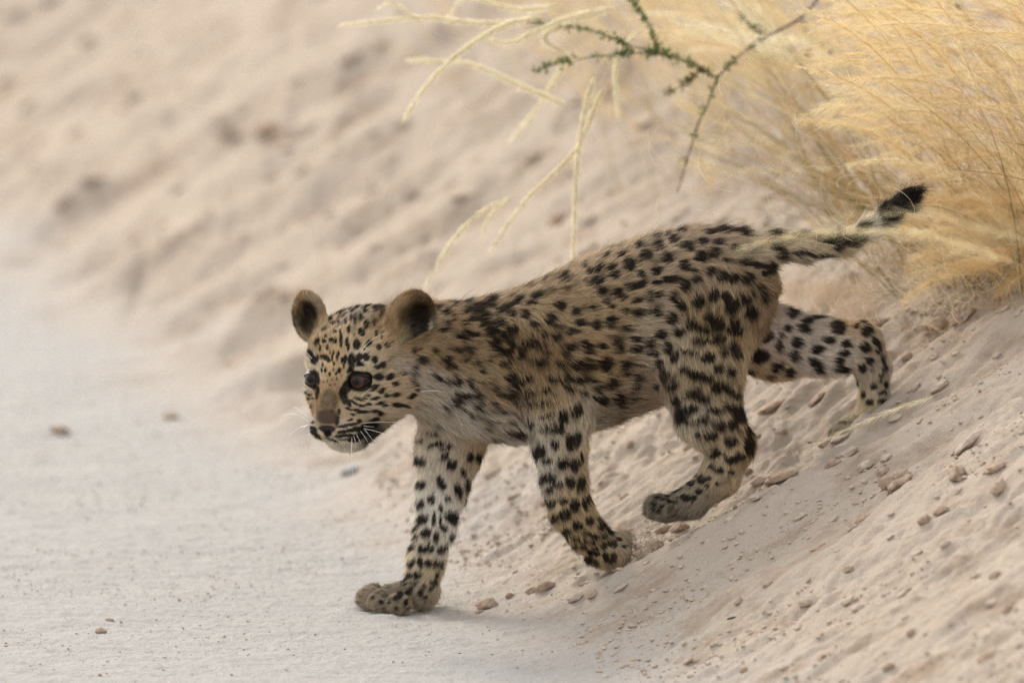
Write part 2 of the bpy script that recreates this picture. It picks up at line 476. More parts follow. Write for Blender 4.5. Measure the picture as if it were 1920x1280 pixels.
# per vertex blend of hair flow, hair length, colour set
SETS = 'NFH'
wsum = np.zeros(len(BV)); flow = np.zeros_like(BV); hlen = np.zeros(len(BV)); best = np.full(len(BV), 9.0); bset = np.zeros(len(BV), int)
earw = np.zeros(len(BV))
NOSE = H(0, -70, 110)
for p in prims:
    if p.get('sub'): continue
    d = prim_d(p, BV)
    wg = np.exp(-np.clip(d, -0.004, 1) / 0.005)
    if p['set'] == 'H' and not p.get('ear'):
        fl = nrm(BV - (NOSE + HF * 0.01))
    elif p.get('ear'):
        fl = np.tile(p['flow'], (len(BV), 1)); earw = np.maximum(earw, wg)
    else:
        fl = np.tile(p['flow'], (len(BV), 1))
    flow += fl * wg[:, None]; hlen += p['hair'] * wg; wsum += wg
    m = d < best; best[m] = d[m]; bset[m] = SETS.index(p['set'])
hlen /= np.maximum(wsum, 1e-9)
flow = nrm(flow)
# drop the hair a little on the trunk
flow = nrm(flow + np.array([0, 0, -0.35]) * (bset == 0)[:, None] * np.clip(1 - np.abs(BN[:, 2:3]), 0, 1))

# ------------------------------------------------------------------ coat pattern (picture-scale coordinates on the animal's side)
SPOTS = {'N': [], 'F': [], 'H': []}
def T(st, ox, oy, sc, txt, dark=1.0):
    for s in txt.split(';'):
        v = [float(q) for q in s.split(',')]
        if len(v) < 4: v.append(v[2])
        ang = v[4] if len(v) > 4 else 0
        SPOTS[st].append((ox + v[0] / sc, oy + v[1] / sc, v[2] / sc, v[3] / sc, math.radians(ang), dark))
T('H', 550, 530, 6.4, "757,738,40,60;697,930,42,75;697,1025,32,55,20;815,590,38,50,-20;640,710,22,52;657,780,17,42;570,690,19,75;285,710,28,48,20;320,790,15,36;370,700,32,22;450,690,32,25;500,700,20,30;405,775,15,26;870,890,40,46,-20;975,925,38,42;785,905,36,62,20;795,985,48,34;620,920,26,48,10;545,850,17,32;580,930,15,36;525,900,13,36;465,900,13,42;390,905,44,28,20;345,890,26,26;205,850,32,48,-30;250,930,40,52,-30;290,900,20,32;425,935,20,20;485,970,13,22;550,1055,22,34;515,1090,13,26;385,1050,15,26;340,1050,11,26;435,1095,13,24;660,1060,15,32,20;1025,770,30,36;905,730,32,46,30;850,800,16,14;995,605,21,36;1060,650,12,32;1125,745,28,34;1180,722,26,24;1190,910,38,30;1330,860,60,40,25;1075,990,40,42;1005,1015,42,28;1275,1005,32,20;1330,1065,54,40;1430,1035,54,25;1025,1130,58,40;1160,1125,54,36,-30;1225,1210,42,30;1430,1160,32,42;1475,1225,32,26;1530,1010,30,25;730,620,12,22;735,460,17,42;870,500,30,52;965,490,15,38;805,410,22,42;665,560,20,42;560,600,13,42;500,580,26,20;600,290,42,20,-30;480,330,60,18,-20;700,330,34,20,-30;900,260,60,18,-30;860,330,30,30;980,300,30,34,0;1040,380,16,50;760,290,36,18,-40;560,350,20,40,20;440,430,30,20,-20;690,420,14,50;470,480,30,20;360,560,30,18,-30;540,470,14,36;620,460,16,34;390,640,18,14;350,430,16,36,20;640,240,30,16,-50;820,230,40,14,-40;480,840,10,26;440,840,10,22;350,985,12,26;480,1040,10,22;600,1000,10,30;460,1160,10,14;400,1180,10,12;520,1150,9,16;360,1190,8,12;580,1120,9,14;440,1230,8,10;500,1220,8,10")
T('H', 550, 680, 6.4, "960,300,64,32,-30;1055,335,44,30,-20;1220,385,48,30,-10;1120,390,38,20;900,390,32,18;980,425,58,20,-15;860,430,32,12,10;780,435,64,15,20;730,480,64,15,35;815,510,38,17,10;895,495,44,17;1040,485,52,20,-10;1095,512,38,18;1240,505,64,28;1330,520,64,20,10;660,550,42,16,20;750,565,42,14,10;835,590,74,17,-5;975,580,54,20;710,615,28,14;1420,400,58,28,-25;1040,610,40,28;965,685,60,24,-20;650,745,125,20,-12;790,695,32,20,-10;640,815,135,22,-8;770,790,64,30;620,870,135,18,-3;680,680,38,13,-20;600,915,80,8,3;220,705,38,20,15;240,790,62,26,25;260,850,62,20,30;300,895,42,13,20;910,755,100,34,-5;865,820,60,50,-45;785,880,90,46,-35;700,915,60,26,-10;480,930,70,14,20;540,985,12,26,-20;135,265,38,18,40;140,360,26,16;200,385,26,14;175,435,26,14;230,430,20,12;210,520,12,26;290,360,20,74,10;600,400,46,95,-15;640,290,52,80,20;660,480,26,50,-30;915,160,50,20,10;800,122,118,22,5;780,215,130,104;240,200,74,98;1500,330,40,20;1600,500,40,30;520,690,24,62,10;405,775,92,34;410,835,44,40;545,590,22,40,10")
T('N', 800, 530, 6.4, "500,200,42,48;640,270,62,46;480,340,62,30,-30;545,430,34,36;455,480,24,42,15;460,590,36,50,10;390,640,62,25;800,190,36,36;680,500,62,28,-40;860,470,72,42,-10;770,590,62,58;600,620,50,25;940,640,42,36;830,740,46,72,30;1030,560,72,45,-30;970,820,72,45,-20;940,960,72,45,-35;540,780,38,18;450,910,62,28,-15;340,1000,36,30;600,960,72,25,-10;350,1120,42,28;370,1190,52,40;530,1160,46,28;540,1235,30,30;650,1190,42,22;680,1060,42,30;1100,200,72,38,-30;1180,370,62,50;1320,150,84,36,-20;1480,430,62,68;1290,500,52,36;1590,260,72,50;1790,340,62,42;1850,470,62,42;1730,570,62,36;1420,620,46,42;1580,660,52,52;1250,740,115,32,10;1120,880,72,38,-30;1000,1130,62,58,-30;1180,1150,92,38,-20;1450,840,42,30;1730,770,62,36;1600,960,62,30;1820,980,72,62;1520,1160,84,30;1880,1160,64,46;820,1250,52,30;960,300,62,40;1250,240,62,30;250,330,24,52;340,420,20,42;200,570,52,28;720,380,50,22,-20;1380,960,70,40,-30;1060,1050,60,26,-30;240,180,18,40;340,250,30,40,20;250,960,40,20,20;140,1140,70,24,30")
T('N', 800, 680, 6.4, "375,430,62,88,15;610,375,58,42,-10;820,310,58,28;1080,330,52,30;1220,345,46,28;1440,330,62,30;820,485,46,25;610,540,42,30,20;460,550,32,20;235,525,50,26,-30;1100,490,58,20;1300,490,115,28,-8;1480,470,100,15;900,590,64,20;1010,590,40,16;1000,715,58,26,-8;1240,725,52,34;1100,630,42,16;1430,630,95,22,-20;975,815,62,22,-8;1125,850,68,44,-5;800,915,26,22;1640,650,52,72;1790,590,62,56;1590,780,52,52;1440,780,84,30,-15;1530,950,42,42;1760,940,74,60,-40;1820,870,30,52;1340,1040,74,55,-40;1300,1110,42,42;840,710,52,18,10;690,670,42,12,15;1700,290,95,35,25;1880,350,62,30,30;1540,190,95,35;1840,200,100,35;1200,200,84,30,-10;530,640,26,30;740,790,32,14")
T('N', 1050, 400, 6.4, "60,760,52,62;460,640,46,52;350,690,52,46;620,640,52,46;660,740,52,52;440,800,84,50;500,920,58,52;730,490,74,32,-20;550,510,62,34,-30;940,380,42,46,20;1180,380,58,60;820,610,72,76;1030,500,74,65,-10;1285,525,62,78,-25;1360,300,46,52;1520,380,72,52;1700,340,62,42;1500,620,68,68;1690,530,78,60;1850,480,62,60;1160,680,52,60;970,730,52,46;860,870,84,44;980,850,62,50;1150,830,62,30;1330,790,125,46;1500,870,62,60;1610,690,42,25;1650,800,62,34;1800,690,52,50;700,950,62,56;760,1010,32,32;920,1040,72,30;1080,1000,46,62;1190,980,36,46;1340,1000,46,62;1440,1080,72,52;1500,1130,50,40;1650,1040,72,60;1840,980,62,82;560,1060,52,30;620,1120,42,30;390,1140,46,36;180,1170,52,46;20,1120,50,50;780,1170,46,50;940,1190,58,60;1080,1180,22,62;1170,1180,46,72;1340,1230,58,60;610,1260,50,40;1820,1240,84,58;1580,1260,50,46;1450,200,52,28;1800,220,84,28;1150,270,60,24,-30;1300,240,40,20,-30;300,620,30,24")
T('N', 1050, 590, 6.4, "430,120,58,62;610,100,52,72;230,90,52,42;130,190,52,40;800,150,52,30;120,400,58,40;330,400,62,70;290,310,52,30;510,370,58,36;690,310,58,46;700,410,52,56;910,290,52,40;920,400,72,45;1070,350,52,70;1060,460,42,30;1200,235,68,56;1290,400,52,76;1380,500,52,60;220,600,84,55;540,590,84,88;780,620,62,72;790,720,46,30;940,600,42,25;360,610,52,28;30,590,52,40;300,770,74,40;110,770,72,28;430,790,42,20;620,820,62,56;900,850,52,36;940,750,52,50;130,880,74,38,25;480,1020,95,35,30;710,1010,56,82;1250,700,62,62;1180,590,52,50;1150,480,26,62;1350,840,90,50,-30;1390,1010,46,52;1600,930,100,50,-25;1720,1000,84,52;1500,1140,105,45;1620,1110,46,40;1500,650,62,45;1640,720,95,58;1780,760,72,50;1540,440,130,28,12;1780,510,84,60;1680,310,105,40,5;1860,300,52,60;1740,170,74,50;1420,200,72,60;1600,110,84,60;1330,50,62,70;1870,880,62,50;220,1130,52,40;40,1200,52,70;1150,860,42,36;1440,1230,62,60;1720,1240,62,40")
T('N', 1280, 400, 6.4, "220,520,78,66;380,470,72,70;230,340,72,38;430,340,74,34;60,400,52,50;480,190,95,36;680,200,84,38;750,240,72,38;920,170,54,20;1130,225,95,34;1350,220,34,18;620,410,52,42;140,680,42,25;330,690,62,50;520,560,42,30;490,750,72,60;610,770,62,60;780,770,78,70;740,590,52,50;900,620,95,40,10;1050,650,62,82;980,720,62,30;40,840,52,60;170,790,62,40;380,970,62,86;190,1040,72,80;520,980,62,50;590,1080,84,80,30;760,1030,58,60;850,960,40,30;940,880,62,36,30;980,1000,52,60;830,1180,74,60;350,1240,95,48;1190,490,74,60;1120,410,62,30;1430,470,105,28;1650,500,140,26,5;1800,150,64,26,30;1760,320,125,42,20;1880,400,62,48")
T('N', 1220, 580, 6.4, "340,260,72,56;500,200,62,50;660,220,62,50;820,180,84,80;1010,240,95,70;1010,130,62,46;970,10,72,40;1200,50,84,38;600,380,105,38;820,350,84,50;1000,440,62,60;1030,530,62,50;880,510,52,45;700,570,78,55;410,720,72,38;560,780,95,58;820,700,62,58;970,710,62,34;970,770,46,24;880,920,115,48,30;1000,1010,84,40,20;300,1080,52,60;520,1190,52,40;950,1160,84,50;1070,1220,74,80;760,1210,62,40")
T('F', 1220, 580, 6.4, "1185,215,36,42;1380,320,84,70;1310,560,100,80;1170,750,62,45;1510,680,84,48,-40;1650,750,72,50;1430,800,52,25;1570,310,36,34,-40;1640,220,34,48,30;1540,440,34,80;1290,80,70,60;1400,150,40,40")
T('F', 1420, 560, 4.923, "740,260,74,55,20;430,270,62,40,15;470,200,62,28;560,170,62,22;320,110,60,58;905,250,26,30;1010,290,58,48,-40;965,210,36,18;1090,390,30,52,-30;1115,470,30,30;365,405,52,46;345,520,46,50;650,375,58,26,5;820,415,46,32;800,500,52,36;755,580,46,36;770,650,74,30;990,440,46,52,20;1030,565,42,30;970,640,36,46;550,465,58,40;530,590,74,38,30;565,660,42,36;1160,560,26,42;1175,640,25,30;1145,700,26,26;1075,805,32,30;1185,790,20,30;1155,865,36,20;910,780,18,46,-15;975,885,22,30;1040,950,32,30;1150,940,42,20;1060,660,20,16;1130,760,20,14")
T('N', 1180, 760, 5.333, "490,50,42,52;640,30,62,30;740,130,52,36;860,40,84,28;1090,90,74,82;1200,150,42,40;1210,250,52,52;1030,180,62,50;890,180,62,28;910,220,52,30;670,160,62,25;570,150,20,42;680,270,32,34,30;810,285,68,46,5;1015,350,68,56;1190,370,50,72;1200,450,42,42;1100,500,52,42;1020,540,62,36;850,470,62,52,-50;940,480,26,20;700,565,42,24,-30;830,600,40,30;905,645,46,30;1020,660,36,20;640,690,42,20;780,730,32,26;720,740,42,44;610,770,46,30;775,800,26,22;880,775,24,18;700,860,40,26;540,750,26,15;480,840,62,17,-15;560,920,52,34;650,920,30,30;390,900,32,12;280,915,32,12;450,960,30,18;250,980,30,20;330,1000,26,24;300,1060,24,18;240,1040,18,24;400,960,26,16;350,940,30,14")
T('F', 660, 800, 6.4, "980,75,95,18,10;700,85,62,22,-10;800,155,46,25;1020,205,105,32,-8;1190,225,42,30;1120,250,62,18,-20;1115,350,58,42,-40;1200,450,58,62;820,400,78,48,35;1420,360,46,52;1530,360,42,62;1340,530,30,56,-30;1075,660,46,84,-25;1395,690,42,92,-5;1280,760,46,82,-15;830,690,62,48;950,860,40,56,-15;1145,845,34,34;820,920,62,46,-40;1070,960,28,50;1200,1070,72,90,-40;850,1100,74,50,-30;985,1090,22,82;1060,1110,20,50;1380,900,30,42;1340,1080,26,32;750,1210,42,24,-30;900,1250,62,40")
T('F', 660, 960, 6.4, "890,245,68,42,-20;760,290,42,30,-30;1015,290,30,62;1230,290,62,52;1100,180,52,36,40;720,410,52,36,-50;840,430,52,46;930,420,52,62,-30;1070,440,52,52;1140,400,20,32;715,600,34,52,30;820,590,40,62,-10;920,610,42,50;1005,605,46,42;1080,620,22,42;690,755,58,30,-20;790,745,52,42;1020,740,20,42;975,825,52,34,25;745,845,58,20,-5;640,860,32,14,-30;865,880,36,20;945,915,36,30;835,955,36,36;880,1020,30,26;680,910,52,18;680,965,52,30;575,990,36,46;520,1030,26,30;650,1075,30,36;355,1070,28,28;450,1080,18,15;430,985,18,12;250,1015,30,24;340,880,42,10,30;540,1150,15,20;620,820,42,18,-30")
T('N', 960, 800, 4.57, "75,60,58,32;380,10,62,46;500,120,42,72;560,90,25,70;365,140,36,36;230,210,62,48,-40;190,250,30,30;300,285,42,25;440,310,52,52;540,320,42,60;598,250,14,50;310,430,62,34;265,450,20,36;395,490,42,30;500,465,42,50;590,480,34,72,10;320,530,30,25;240,560,12,36;435,620,46,30;335,650,36,36;275,620,24,30;535,665,42,56;635,640,34,62,10;285,740,22,30;450,745,52,46;360,780,38,36;560,840,44,44;665,800,36,42;745,785,26,20;770,850,42,32;460,880,46,34,20;375,900,36,28,30;640,910,40,28;715,935,36,24;790,930,30,26;850,890,36,28;545,948,36,22;440,955,42,28,20;610,980,40,20;690,980,25,15;530,1010,30,18;615,1030,36,18;710,1035,28,20;785,1010,32,24;670,1075,36,25;860,1000,42,35;920,960,26,20;960,1020,20,15;730,1090,26,18;800,1105,32,30;840,1145,46,20;640,1150,40,50;720,1160,26,25;870,1110,30,30")
T('N', 0, 0, 1, "1690,384,40,16,-40;1660,392,12,16;1708,358,24,16,-40;1500,438,16,7;1540,447,18,7,15;1565,432,14,8,10;1590,452,20,9,15;1620,425,14,8,-20;1612,446,16,7;1455,452,14,7;1680,402,30,6,-40")

BASE = {
 'N': [(1240,950,.21,.185,.15),(1260,965,.26,.235,.20),(830,560,.34,.25,.17),(850,630,.28,.205,.13),(1000,560,.36,.28,.19),(1000,660,.27,.19,.115),(1130,500,.42,.33,.23),(1130,600,.38,.29,.19),(1160,680,.36,.265,.165),(850,790,.48,.44,.385),
       (800,760,.44,.39,.33),(950,810,.44,.39,.33),(960,730,.34,.26,.17),(1060,760,.36,.27,.17),(1150,780,.25,.20,.15),(1210,720,.32,.25,.19),(1210,660,.44,.37,.29),(1250,480,.42,.34,.25),(1340,440,.38,.30,.23),(1330,520,.36,.28,.20),(1330,600,.36,.275,.175),
       (1440,540,.24,.18,.12),(1250,640,.44,.38,.29),(1300,700,.40,.33,.235),(1350,720,.38,.31,.21),(1290,790,.54,.48,.39),(1350,830,.52,.44,.33),(1405,820,.30,.21,.12),(1340,890,.46,.38,.27),(1300,930,.27,.23,.18),(1240,950,.17,.145,.11),
       (1030,830,.58,.54,.47),(1075,830,.52,.43,.30),(1085,790,.62,.58,.5),(1020,890,.60,.56,.50),(1080,900,.50,.40,.28),(1025,960,.52,.43,.30),(1090,960,.45,.355,.235),(1070,1020,.38,.285,.18),(1120,1040,.36,.275,.18),(1175,1010,.38,.32,.24),
       (1450,470,.5,.43,.32),(1520,450,.58,.49,.33),(1520,485,.36,.33,.29),(1600,440,.50,.42,.29),(1630,418,.75,.7,.6),(1675,400,.16,.14,.12),(1715,350,.06,.05,.04)],
 'F': [(770,820,.42,.36,.29),(850,800,.40,.35,.29),(800,870,.60,.56,.50),(840,860,.56,.51,.44),(890,850,.32,.25,.17),(880,900,.46,.41,.34),(830,950,.74,.72,.68),(790,950,.66,.63,.56),(810,1010,.70,.67,.61),(775,1030,.60,.53,.42),
       (800,1070,.54,.46,.35),(810,1110,.36,.31,.24),(720,1110,.25,.215,.17),(690,1130,.33,.275,.21),(760,1140,.25,.21,.16),(1430,620,.36,.31,.27),(1430,690,.42,.33,.24),(1480,640,.42,.37,.34),(1550,650,.50,.46,.42),(1530,590,.30,.26,.22),(1600,600,.40,.28,.16),(1600,660,.52,.48,.42),
       (1640,650,.30,.25,.19),(1630,720,.42,.36,.29),(1610,760,.54,.46,.31),(1660,730,.30,.26,.22),(1580,800,.34,.30,.24),(1560,810,.34,.30,.24)],
 'H': [(600,560,.36,.30,.24),(660,570,.33,.28,.23),(720,575,.36,.29,.20),(610,620,.52,.39,.24),(660,620,.48,.38,.25),(700,640,.46,.36,.24),(620,680,.56,.41,.24),(640,690,.50,.37,.22),(690,690,.58,.50,.38),(670,692,.62,.58,.49),(582,690,.6,.54,.44),(740,700,.42,.325,.21),(780,690,.38,.30,.21),
       (720,730,.46,.36,.235),(760,740,.44,.35,.25),(700,765,.54,.46,.35),(740,780,.42,.35,.27),(620,730,.38,.265,.15),(615,755,.27,.175,.09),(612,780,.16,.095,.055),(640,775,.36,.28,.18),(655,800,.52,.44,.32),(670,770,.46,.37,.25),(590,805,.52,.45,.33),(640,832,.58,.54,.46),(700,810,.02,.02,.02),
       (740,570,.24,.15,.065),(725,610,.30,.20,.095),(800,560,.15,.095,.045),(790,600,.03,.025,.02),(785,640,.025,.02,.015),(755,620,.34,.26,.16),(810,620,.34,.27,.18),(560,560,.26,.17,.085),(605,580,.27,.175,.085),(580,590,.05,.035,.025),(575,610,.09,.065,.04),(570,640,.36,.29,.18),(600,620,.42,.32,.20)]}
EARDARK = [(788, 606, 25, 50, -8, .86), (766, 590, 24, 26, 0, .55), (795, 640, 14, 30, -10, 1), (790, 570, 22, 18, 0, .5), (581, 584, 15, 22, -20, .88), (576, 606, 14, 22, -10, .7)]
EARCREAM = [(809, 620, 5, 18, -10)]
def t2(x, y, rx, ry, an, c): return (550 + x / 6.4, 680 + y / 6.4, rx / 6.4, ry / 6.4, math.radians(an), np.array(c))
PAINT = [t2(430, 460, 100, 150, 0, (.17, .123, .075)), t2(410, 650, 135, 95, 0, (.075, .047, .03)), t2(385, 742, 120, 9, 3, (.26, .18, .13)), t2(405, 790, 108, 42, 2, (.014, .010, .009)), t2(412, 845, 50, 45, 0, (.014, .010, .009)), t2(525, 700, 24, 60, 10, (.02, .014, .012)),
         t2(330, 840, 60, 16, 42, (.52, .43, .32)), t2(500, 830, 70, 16, -42, (.52, .43, .32)), t2(600, 990, 110, 40, 5, (.50, .46, .39)), t2(430, 915, 70, 10, 20, (.03, .025, .02))]

def coat(P, st_idx):
    px, py = PJ(P)
    col = np.zeros((len(P), 3)); dk = np.zeros(len(P))
    jx = 2.2 * vn3(P[:, 0] * 260, P[:, 1] * 260, P[:, 2] * 260, 91); jy = 2.2 * vn3(P[:, 0] * 260, P[:, 1] * 260, P[:, 2] * 260, 92)
    for si, st in enumerate(SETS):
        m = np.where(st_idx == si)[0]
        if not len(m): continue
        x = px[m]; y = py[m]
        num = np.zeros((len(m), 3)); den = np.zeros(len(m))
        sg = 22.0 if st == 'H' else 34.0
        for (bx, by, r, g, b) in BASE[st]:
            q = ((x - bx) ** 2 + (y - by) ** 2) / (sg * sg)
            wq = np.exp(-q * 0.9) + 0.02 / (1 + q) ** 2
            num += wq[:, None] * np.array([r, g, b]); den += wq
        c = num / den[:, None]
        xs = x + jx[m] * (0.4 if st == 'H' else 1); ys = y + jy[m] * (0.4 if st == 'H' else 1)
        o = np.argsort(xs); xo = xs[o]; yo = ys[o]; d = np.zeros(len(m))
        gs = {'N': 0.99, 'F': 1.0, 'H': 1.0}[st]
        for (sx, sy, rx, ry, an, dkk) in SPOTS[st]:
            rx *= gs; ry *= gs
            R = max(rx, ry) * 1.45 + 2
            a, b = np.searchsorted(xo, [sx - R, sx + R])
            if a == b: continue
            ux = xo[a:b] - sx; uy = yo[a:b] - sy
            ca, sa = math.cos(an), math.sin(an)
            e = np.sqrt(((ux * ca + uy * sa) / rx) ** 2 + ((-ux * sa + uy * ca) / ry) ** 2)
            t = np.clip((1.34 - e) / 0.36, 0, 1); t = t * t * (3 - 2 * t) * dkk
            d[a:b] = np.maximum(d[a:b], t)
        dd = np.zeros(len(m)); dd[o] = d
        if st == 'N':
            Pm = P[m]
            # broken dark ticking between the spots, thickest over the shoulders and back
            nz_ = vn3(Pm[:, 0] * 95 + 3, Pm[:, 1] * 95, Pm[:, 2] * 140, 701) + 0.5 * vn3(Pm[:, 0] * 240, Pm[:, 1] * 240, Pm[:, 2] * 300, 702)
            wk = 0.22 + 0.75 * np.exp(-((x - 865) ** 2 / 75 ** 2 + (y - 625) ** 2 / 75 ** 2)) + 0.35 * np.exp(-((x - 960) ** 2 / 120 ** 2 + (y - 730) ** 2 / 50 ** 2)) + 0.5 * np.exp(-((x - 1170) ** 2 / 60 ** 2 + (y - 745) ** 2 / 35 ** 2)) + 0.5 * np.exp(-((x - 950) ** 2 / 150 ** 2 + (y - 630) ** 2 / 90 ** 2)) + 0.12 * np.clip((450 + 0.00 * x - y + np.clip((1180 - x) * 0.45, 0, 130)) / 60, 0, 1)
            wk = np.where(y > 830, 0.0, wk) * np.where(x > 1395, 0.3, 1)
            dd = np.maximum(dd, np.clip((nz_ - 0.30 + 0.35 * (wk - .25)) * 2.4, 0, 1) * np.clip(wk + .35, 0, 0.9))
            # ragged spot edges
            dd = np.clip(dd * (1.06 + 0.30 * vn3(Pm[:, 0] * 420, Pm[:, 1] * 420, Pm[:, 2] * 420, 703)), 0, 1)
        if st != 'H':
            Pm = P[m]; pz = vn3(Pm[:, 0] * 330, Pm[:, 1] * 330, Pm[:, 2] * 330, 801)
            pw_ = (((y > 1095) & (x < 800)) | ((x < 1300) & (y > 915) & (x > 1200)) | ((y > 775) & (x > 1540) & (y < 860))) * 1.0
            dd = np.maximum(dd, np.clip(pz * 2.2 - 0.45, 0, 0.6) * pw_)
        if st == 'H':
            top = np.clip((562 - y) / 1, 0, 1)
            inear = (((x - 772) / 52) ** 2 + ((y - 596) / 58) ** 2 < 1) | (((x - 580) / 34) ** 2 + ((y - 592) / 52) ** 2 < 1)
            dd = np.where(inear & (earw_cur[m] > 0.5), 0, dd)
            for (sx, sy, rx, ry, an, dkk) in EARDARK:
                an = math.radians(an); ux = x - sx; uy = y - sy; ca, sa = math.cos(an), math.sin(an)
                e = np.sqrt(((ux * ca + uy * sa) / rx) ** 2 + ((-ux * sa + uy * ca) / ry) ** 2)
                dd = np.maximum(dd, np.clip((1.15 - e) / 0.5, 0, 1) * dkk)
            for (sx, sy, rx, ry, an) in EARCREAM + [(820/6.4+550, 680+338/6.4, 17, 2.6, -12), (850/6.4+550, 680+72/6.4, 18, 4.5, 0), (175/6.4+550, 680+30/6.4, 9, 5, 0), (190/6.4+550, 680+300/6.4, 9, 2.5, 40)]:
                an = math.radians(an); ux = x - sx; uy = y - sy; ca, sa = math.cos(an), math.sin(an)
                e = np.sqrt(((ux * ca + uy * sa) / rx) ** 2 + ((-ux * sa + uy * ca) / ry) ** 2)
                tt = np.clip((1.3 - e) / 0.5, 0, 1)[:, None]
                c = c * (1 - tt) + np.array([.62, .55, .43]) * tt; dd = dd * (1 - tt[:, 0])
            # mottled dark crown between the ears
            Pm = P[m]; nz_ = vn3(Pm[:, 0] * 150, Pm[:, 1] * 150, Pm[:, 2] * 70, 611) + 0.6 * vn3(Pm[:, 0] * 330, Pm[:, 1] * 330, Pm[:, 2] * 160, 612)
            cr_ = np.clip((632 - y) / 45, 0, 1) * np.clip((x - 590) / 25, 0, 1) * np.clip((735 - x) / 15, 0, 1) * (earw_cur[m] < 0.5)
            dd = np.maximum(dd, np.clip(nz_ * 2.0 + 0.35, 0, 0.9) * cr_)
            for (sx, sy, rx, ry, an, cc) in PAINT:
                ux = x - sx; uy = y - sy; ca, sa = math.cos(an), math.sin(an)
                e = np.sqrt(((ux * ca + uy * sa) / rx) ** 2 + ((-ux * sa + uy * ca) / ry) ** 2)
                tt = np.clip((1.15 - e) / 0.3, 0, 1)[:, None]
                c = c * (1 - tt) + cc * tt; dd = dd * (1 - tt[:, 0])
        col[m] = c; dk[m] = dd
    spotc = np.array([0.009, 0.007, 0.006])
    gr_ = col.mean(1, keepdims=True); col = np.clip(gr_ + (col - gr_) * np.where(st_idx == 2, 1.04, 1.18)[:, None], 0.01, .9) * np.array([1.03, 1.0, .95])
    dk = dk * 0.97
    return col * (1 - dk[:, None]) + spotc * dk[:, None]

# compressed contrast on body skin, full on hairs
earw_cur = earw
skin = coat(BV, bset)
bm_, nt, pb, out = new_mat('skin_and_coat')
vc = nt.nodes.new('ShaderNodeVertexColor'); vc.layer_name = 'col'
nt.links.new(vc.outputs[0], pb.inputs['Base Color'])
pb.inputs['Roughness'].default_value = 0.6
pb.inputs['Specular IOR Level'].default_value = 0.3
cub = link('leopard_cub', None, loc=tuple(J(980, 1060, 0.0)), label='spotted leopard cub walking down the sandy bank onto the road', category='leopard cub')
cub.empty_display_size = 0.05
bpy.context.view_layer.update()
off = np.array(cub.location)
body = link('body', mesh_from('cub_body', BV - off, BF, bm_, True, skin * 0.85), parent=cub)

# ------------------------------------------------------------------ fur
tri = np.concatenate([BF[:, [0, 1, 2]], BF[:, [0, 2, 3]]])
ta = np.linalg.norm(np.cross(BV[tri[:, 1]] - BV[tri[:, 0]], BV[tri[:, 2]] - BV[tri[:, 0]]), axis=1) * 0.5
tl = hlen[tri].mean(1)
near = -BN[tri].mean(1)[:, 1]                       # facing the camera side: a little denser
wgt = ta * (0.010 / np.clip(tl, 0.0025, 0.02)) ** 0.9 * np.where(near > -0.3, 1.0, 0.45)
NH_ = 330000
ti = rng.choice(len(tri), NH_, p=wgt / wgt.sum())
r1 = np.sqrt(rng.random(NH_)); r2 = rng.random(NH_)
bc = np.stack([1 - r1, r1 * (1 - r2), r1 * r2], 1)
tv = tri[ti]
def lerp(A): return (A[tv] * (bc[..., None] if A.ndim == 2 else bc)).sum(1)
R0 = lerp(BV); RN = nrm(lerp(BN)); RF = lerp(flow); RL = lerp(hlen); RE = lerp(earw)
RS = bset[tv[np.arange(NH_), bc.argmax(1)]]
# bare places: nose leather, eye balls, lids
keep = np.ones(NH_, bool)
for e in (EYEN, EYEF): keep &= np.linalg.norm(R0 - e, axis=1) > (EYE_R + 3.5) * PX
pxr, pyr = PJ(R0)
q = (R0 - H(0, -78, 112)) @ np.array(HAX).T / PX
keep &= ~((np.abs(q[:, 0]) < 19) & (np.abs(q[:, 1] + 2) < 14) & (q[:, 2] > -14))
R0, RN, RF, RL, RE, RS = [a[keep] for a in (R0, RN, RF, RL, RE, RS)]
n_ = len(R0)
T_ = nrm(RF - RN * (RF * RN).sum(1)[:, None])
x, y, z = R0[:, 0], R0[:, 1], R0[:, 2]
def vvec(fr, seed): return np.stack([vn3(x * fr, y * fr, z * fr, seed + i) for i in range(3)], 1)
clump = vvec(150, 200) * 0.65 + vvec(380, 210) * 0.60 + vvec(60, 220) * 0.35
short = np.clip(RL / 0.012, 0.25, 1.2)
D = T_ + clump * (0.22 + 0.26 * short[:, None]) * np.where(RS == 2, 0.6, 1.0)[:, None] + rng.normal(0, 0.07, (n_, 3))
D = nrm(D - RN * (D * RN).sum(1)[:, None])
lift = 0.34 + 0.12 * rng.standard_normal(n_) + 0.25 * clump[:, 0]
lift = np.where(RS == 2, lift * 0.85, lift); lift = np.clip(lift, 0.10, 0.95)
stray = rng.random(n_) < 0.035; lift = np.where(stray, lift + 0.35, lift)
Ln = RL * 0.86 * np.clip(rng.normal(1.0, 0.24, n_), 0.4, 1.7) * (1 + 0.25 * vn3(x * 130, y * 130, z * 130, 240)) * np.where(stray, 1.25, 1)
NP = 5
tt = np.linspace(0, 1, NP)
curl = rng.normal(0, 0.08, (n_, 3))
pts = np.zeros((n_, NP, 3))
for k, t in enumerate(tt):
    pts[:, k] = R0 - RN * 0.0004 + Ln[:, None] * (D * t + RN * (lift[:, None] * (t * 1.15 - 0.45 * t * t)) + curl * t * t) + np.array([0, 0, -1.0]) * (Ln * 0.10 * t * t)[:, None]
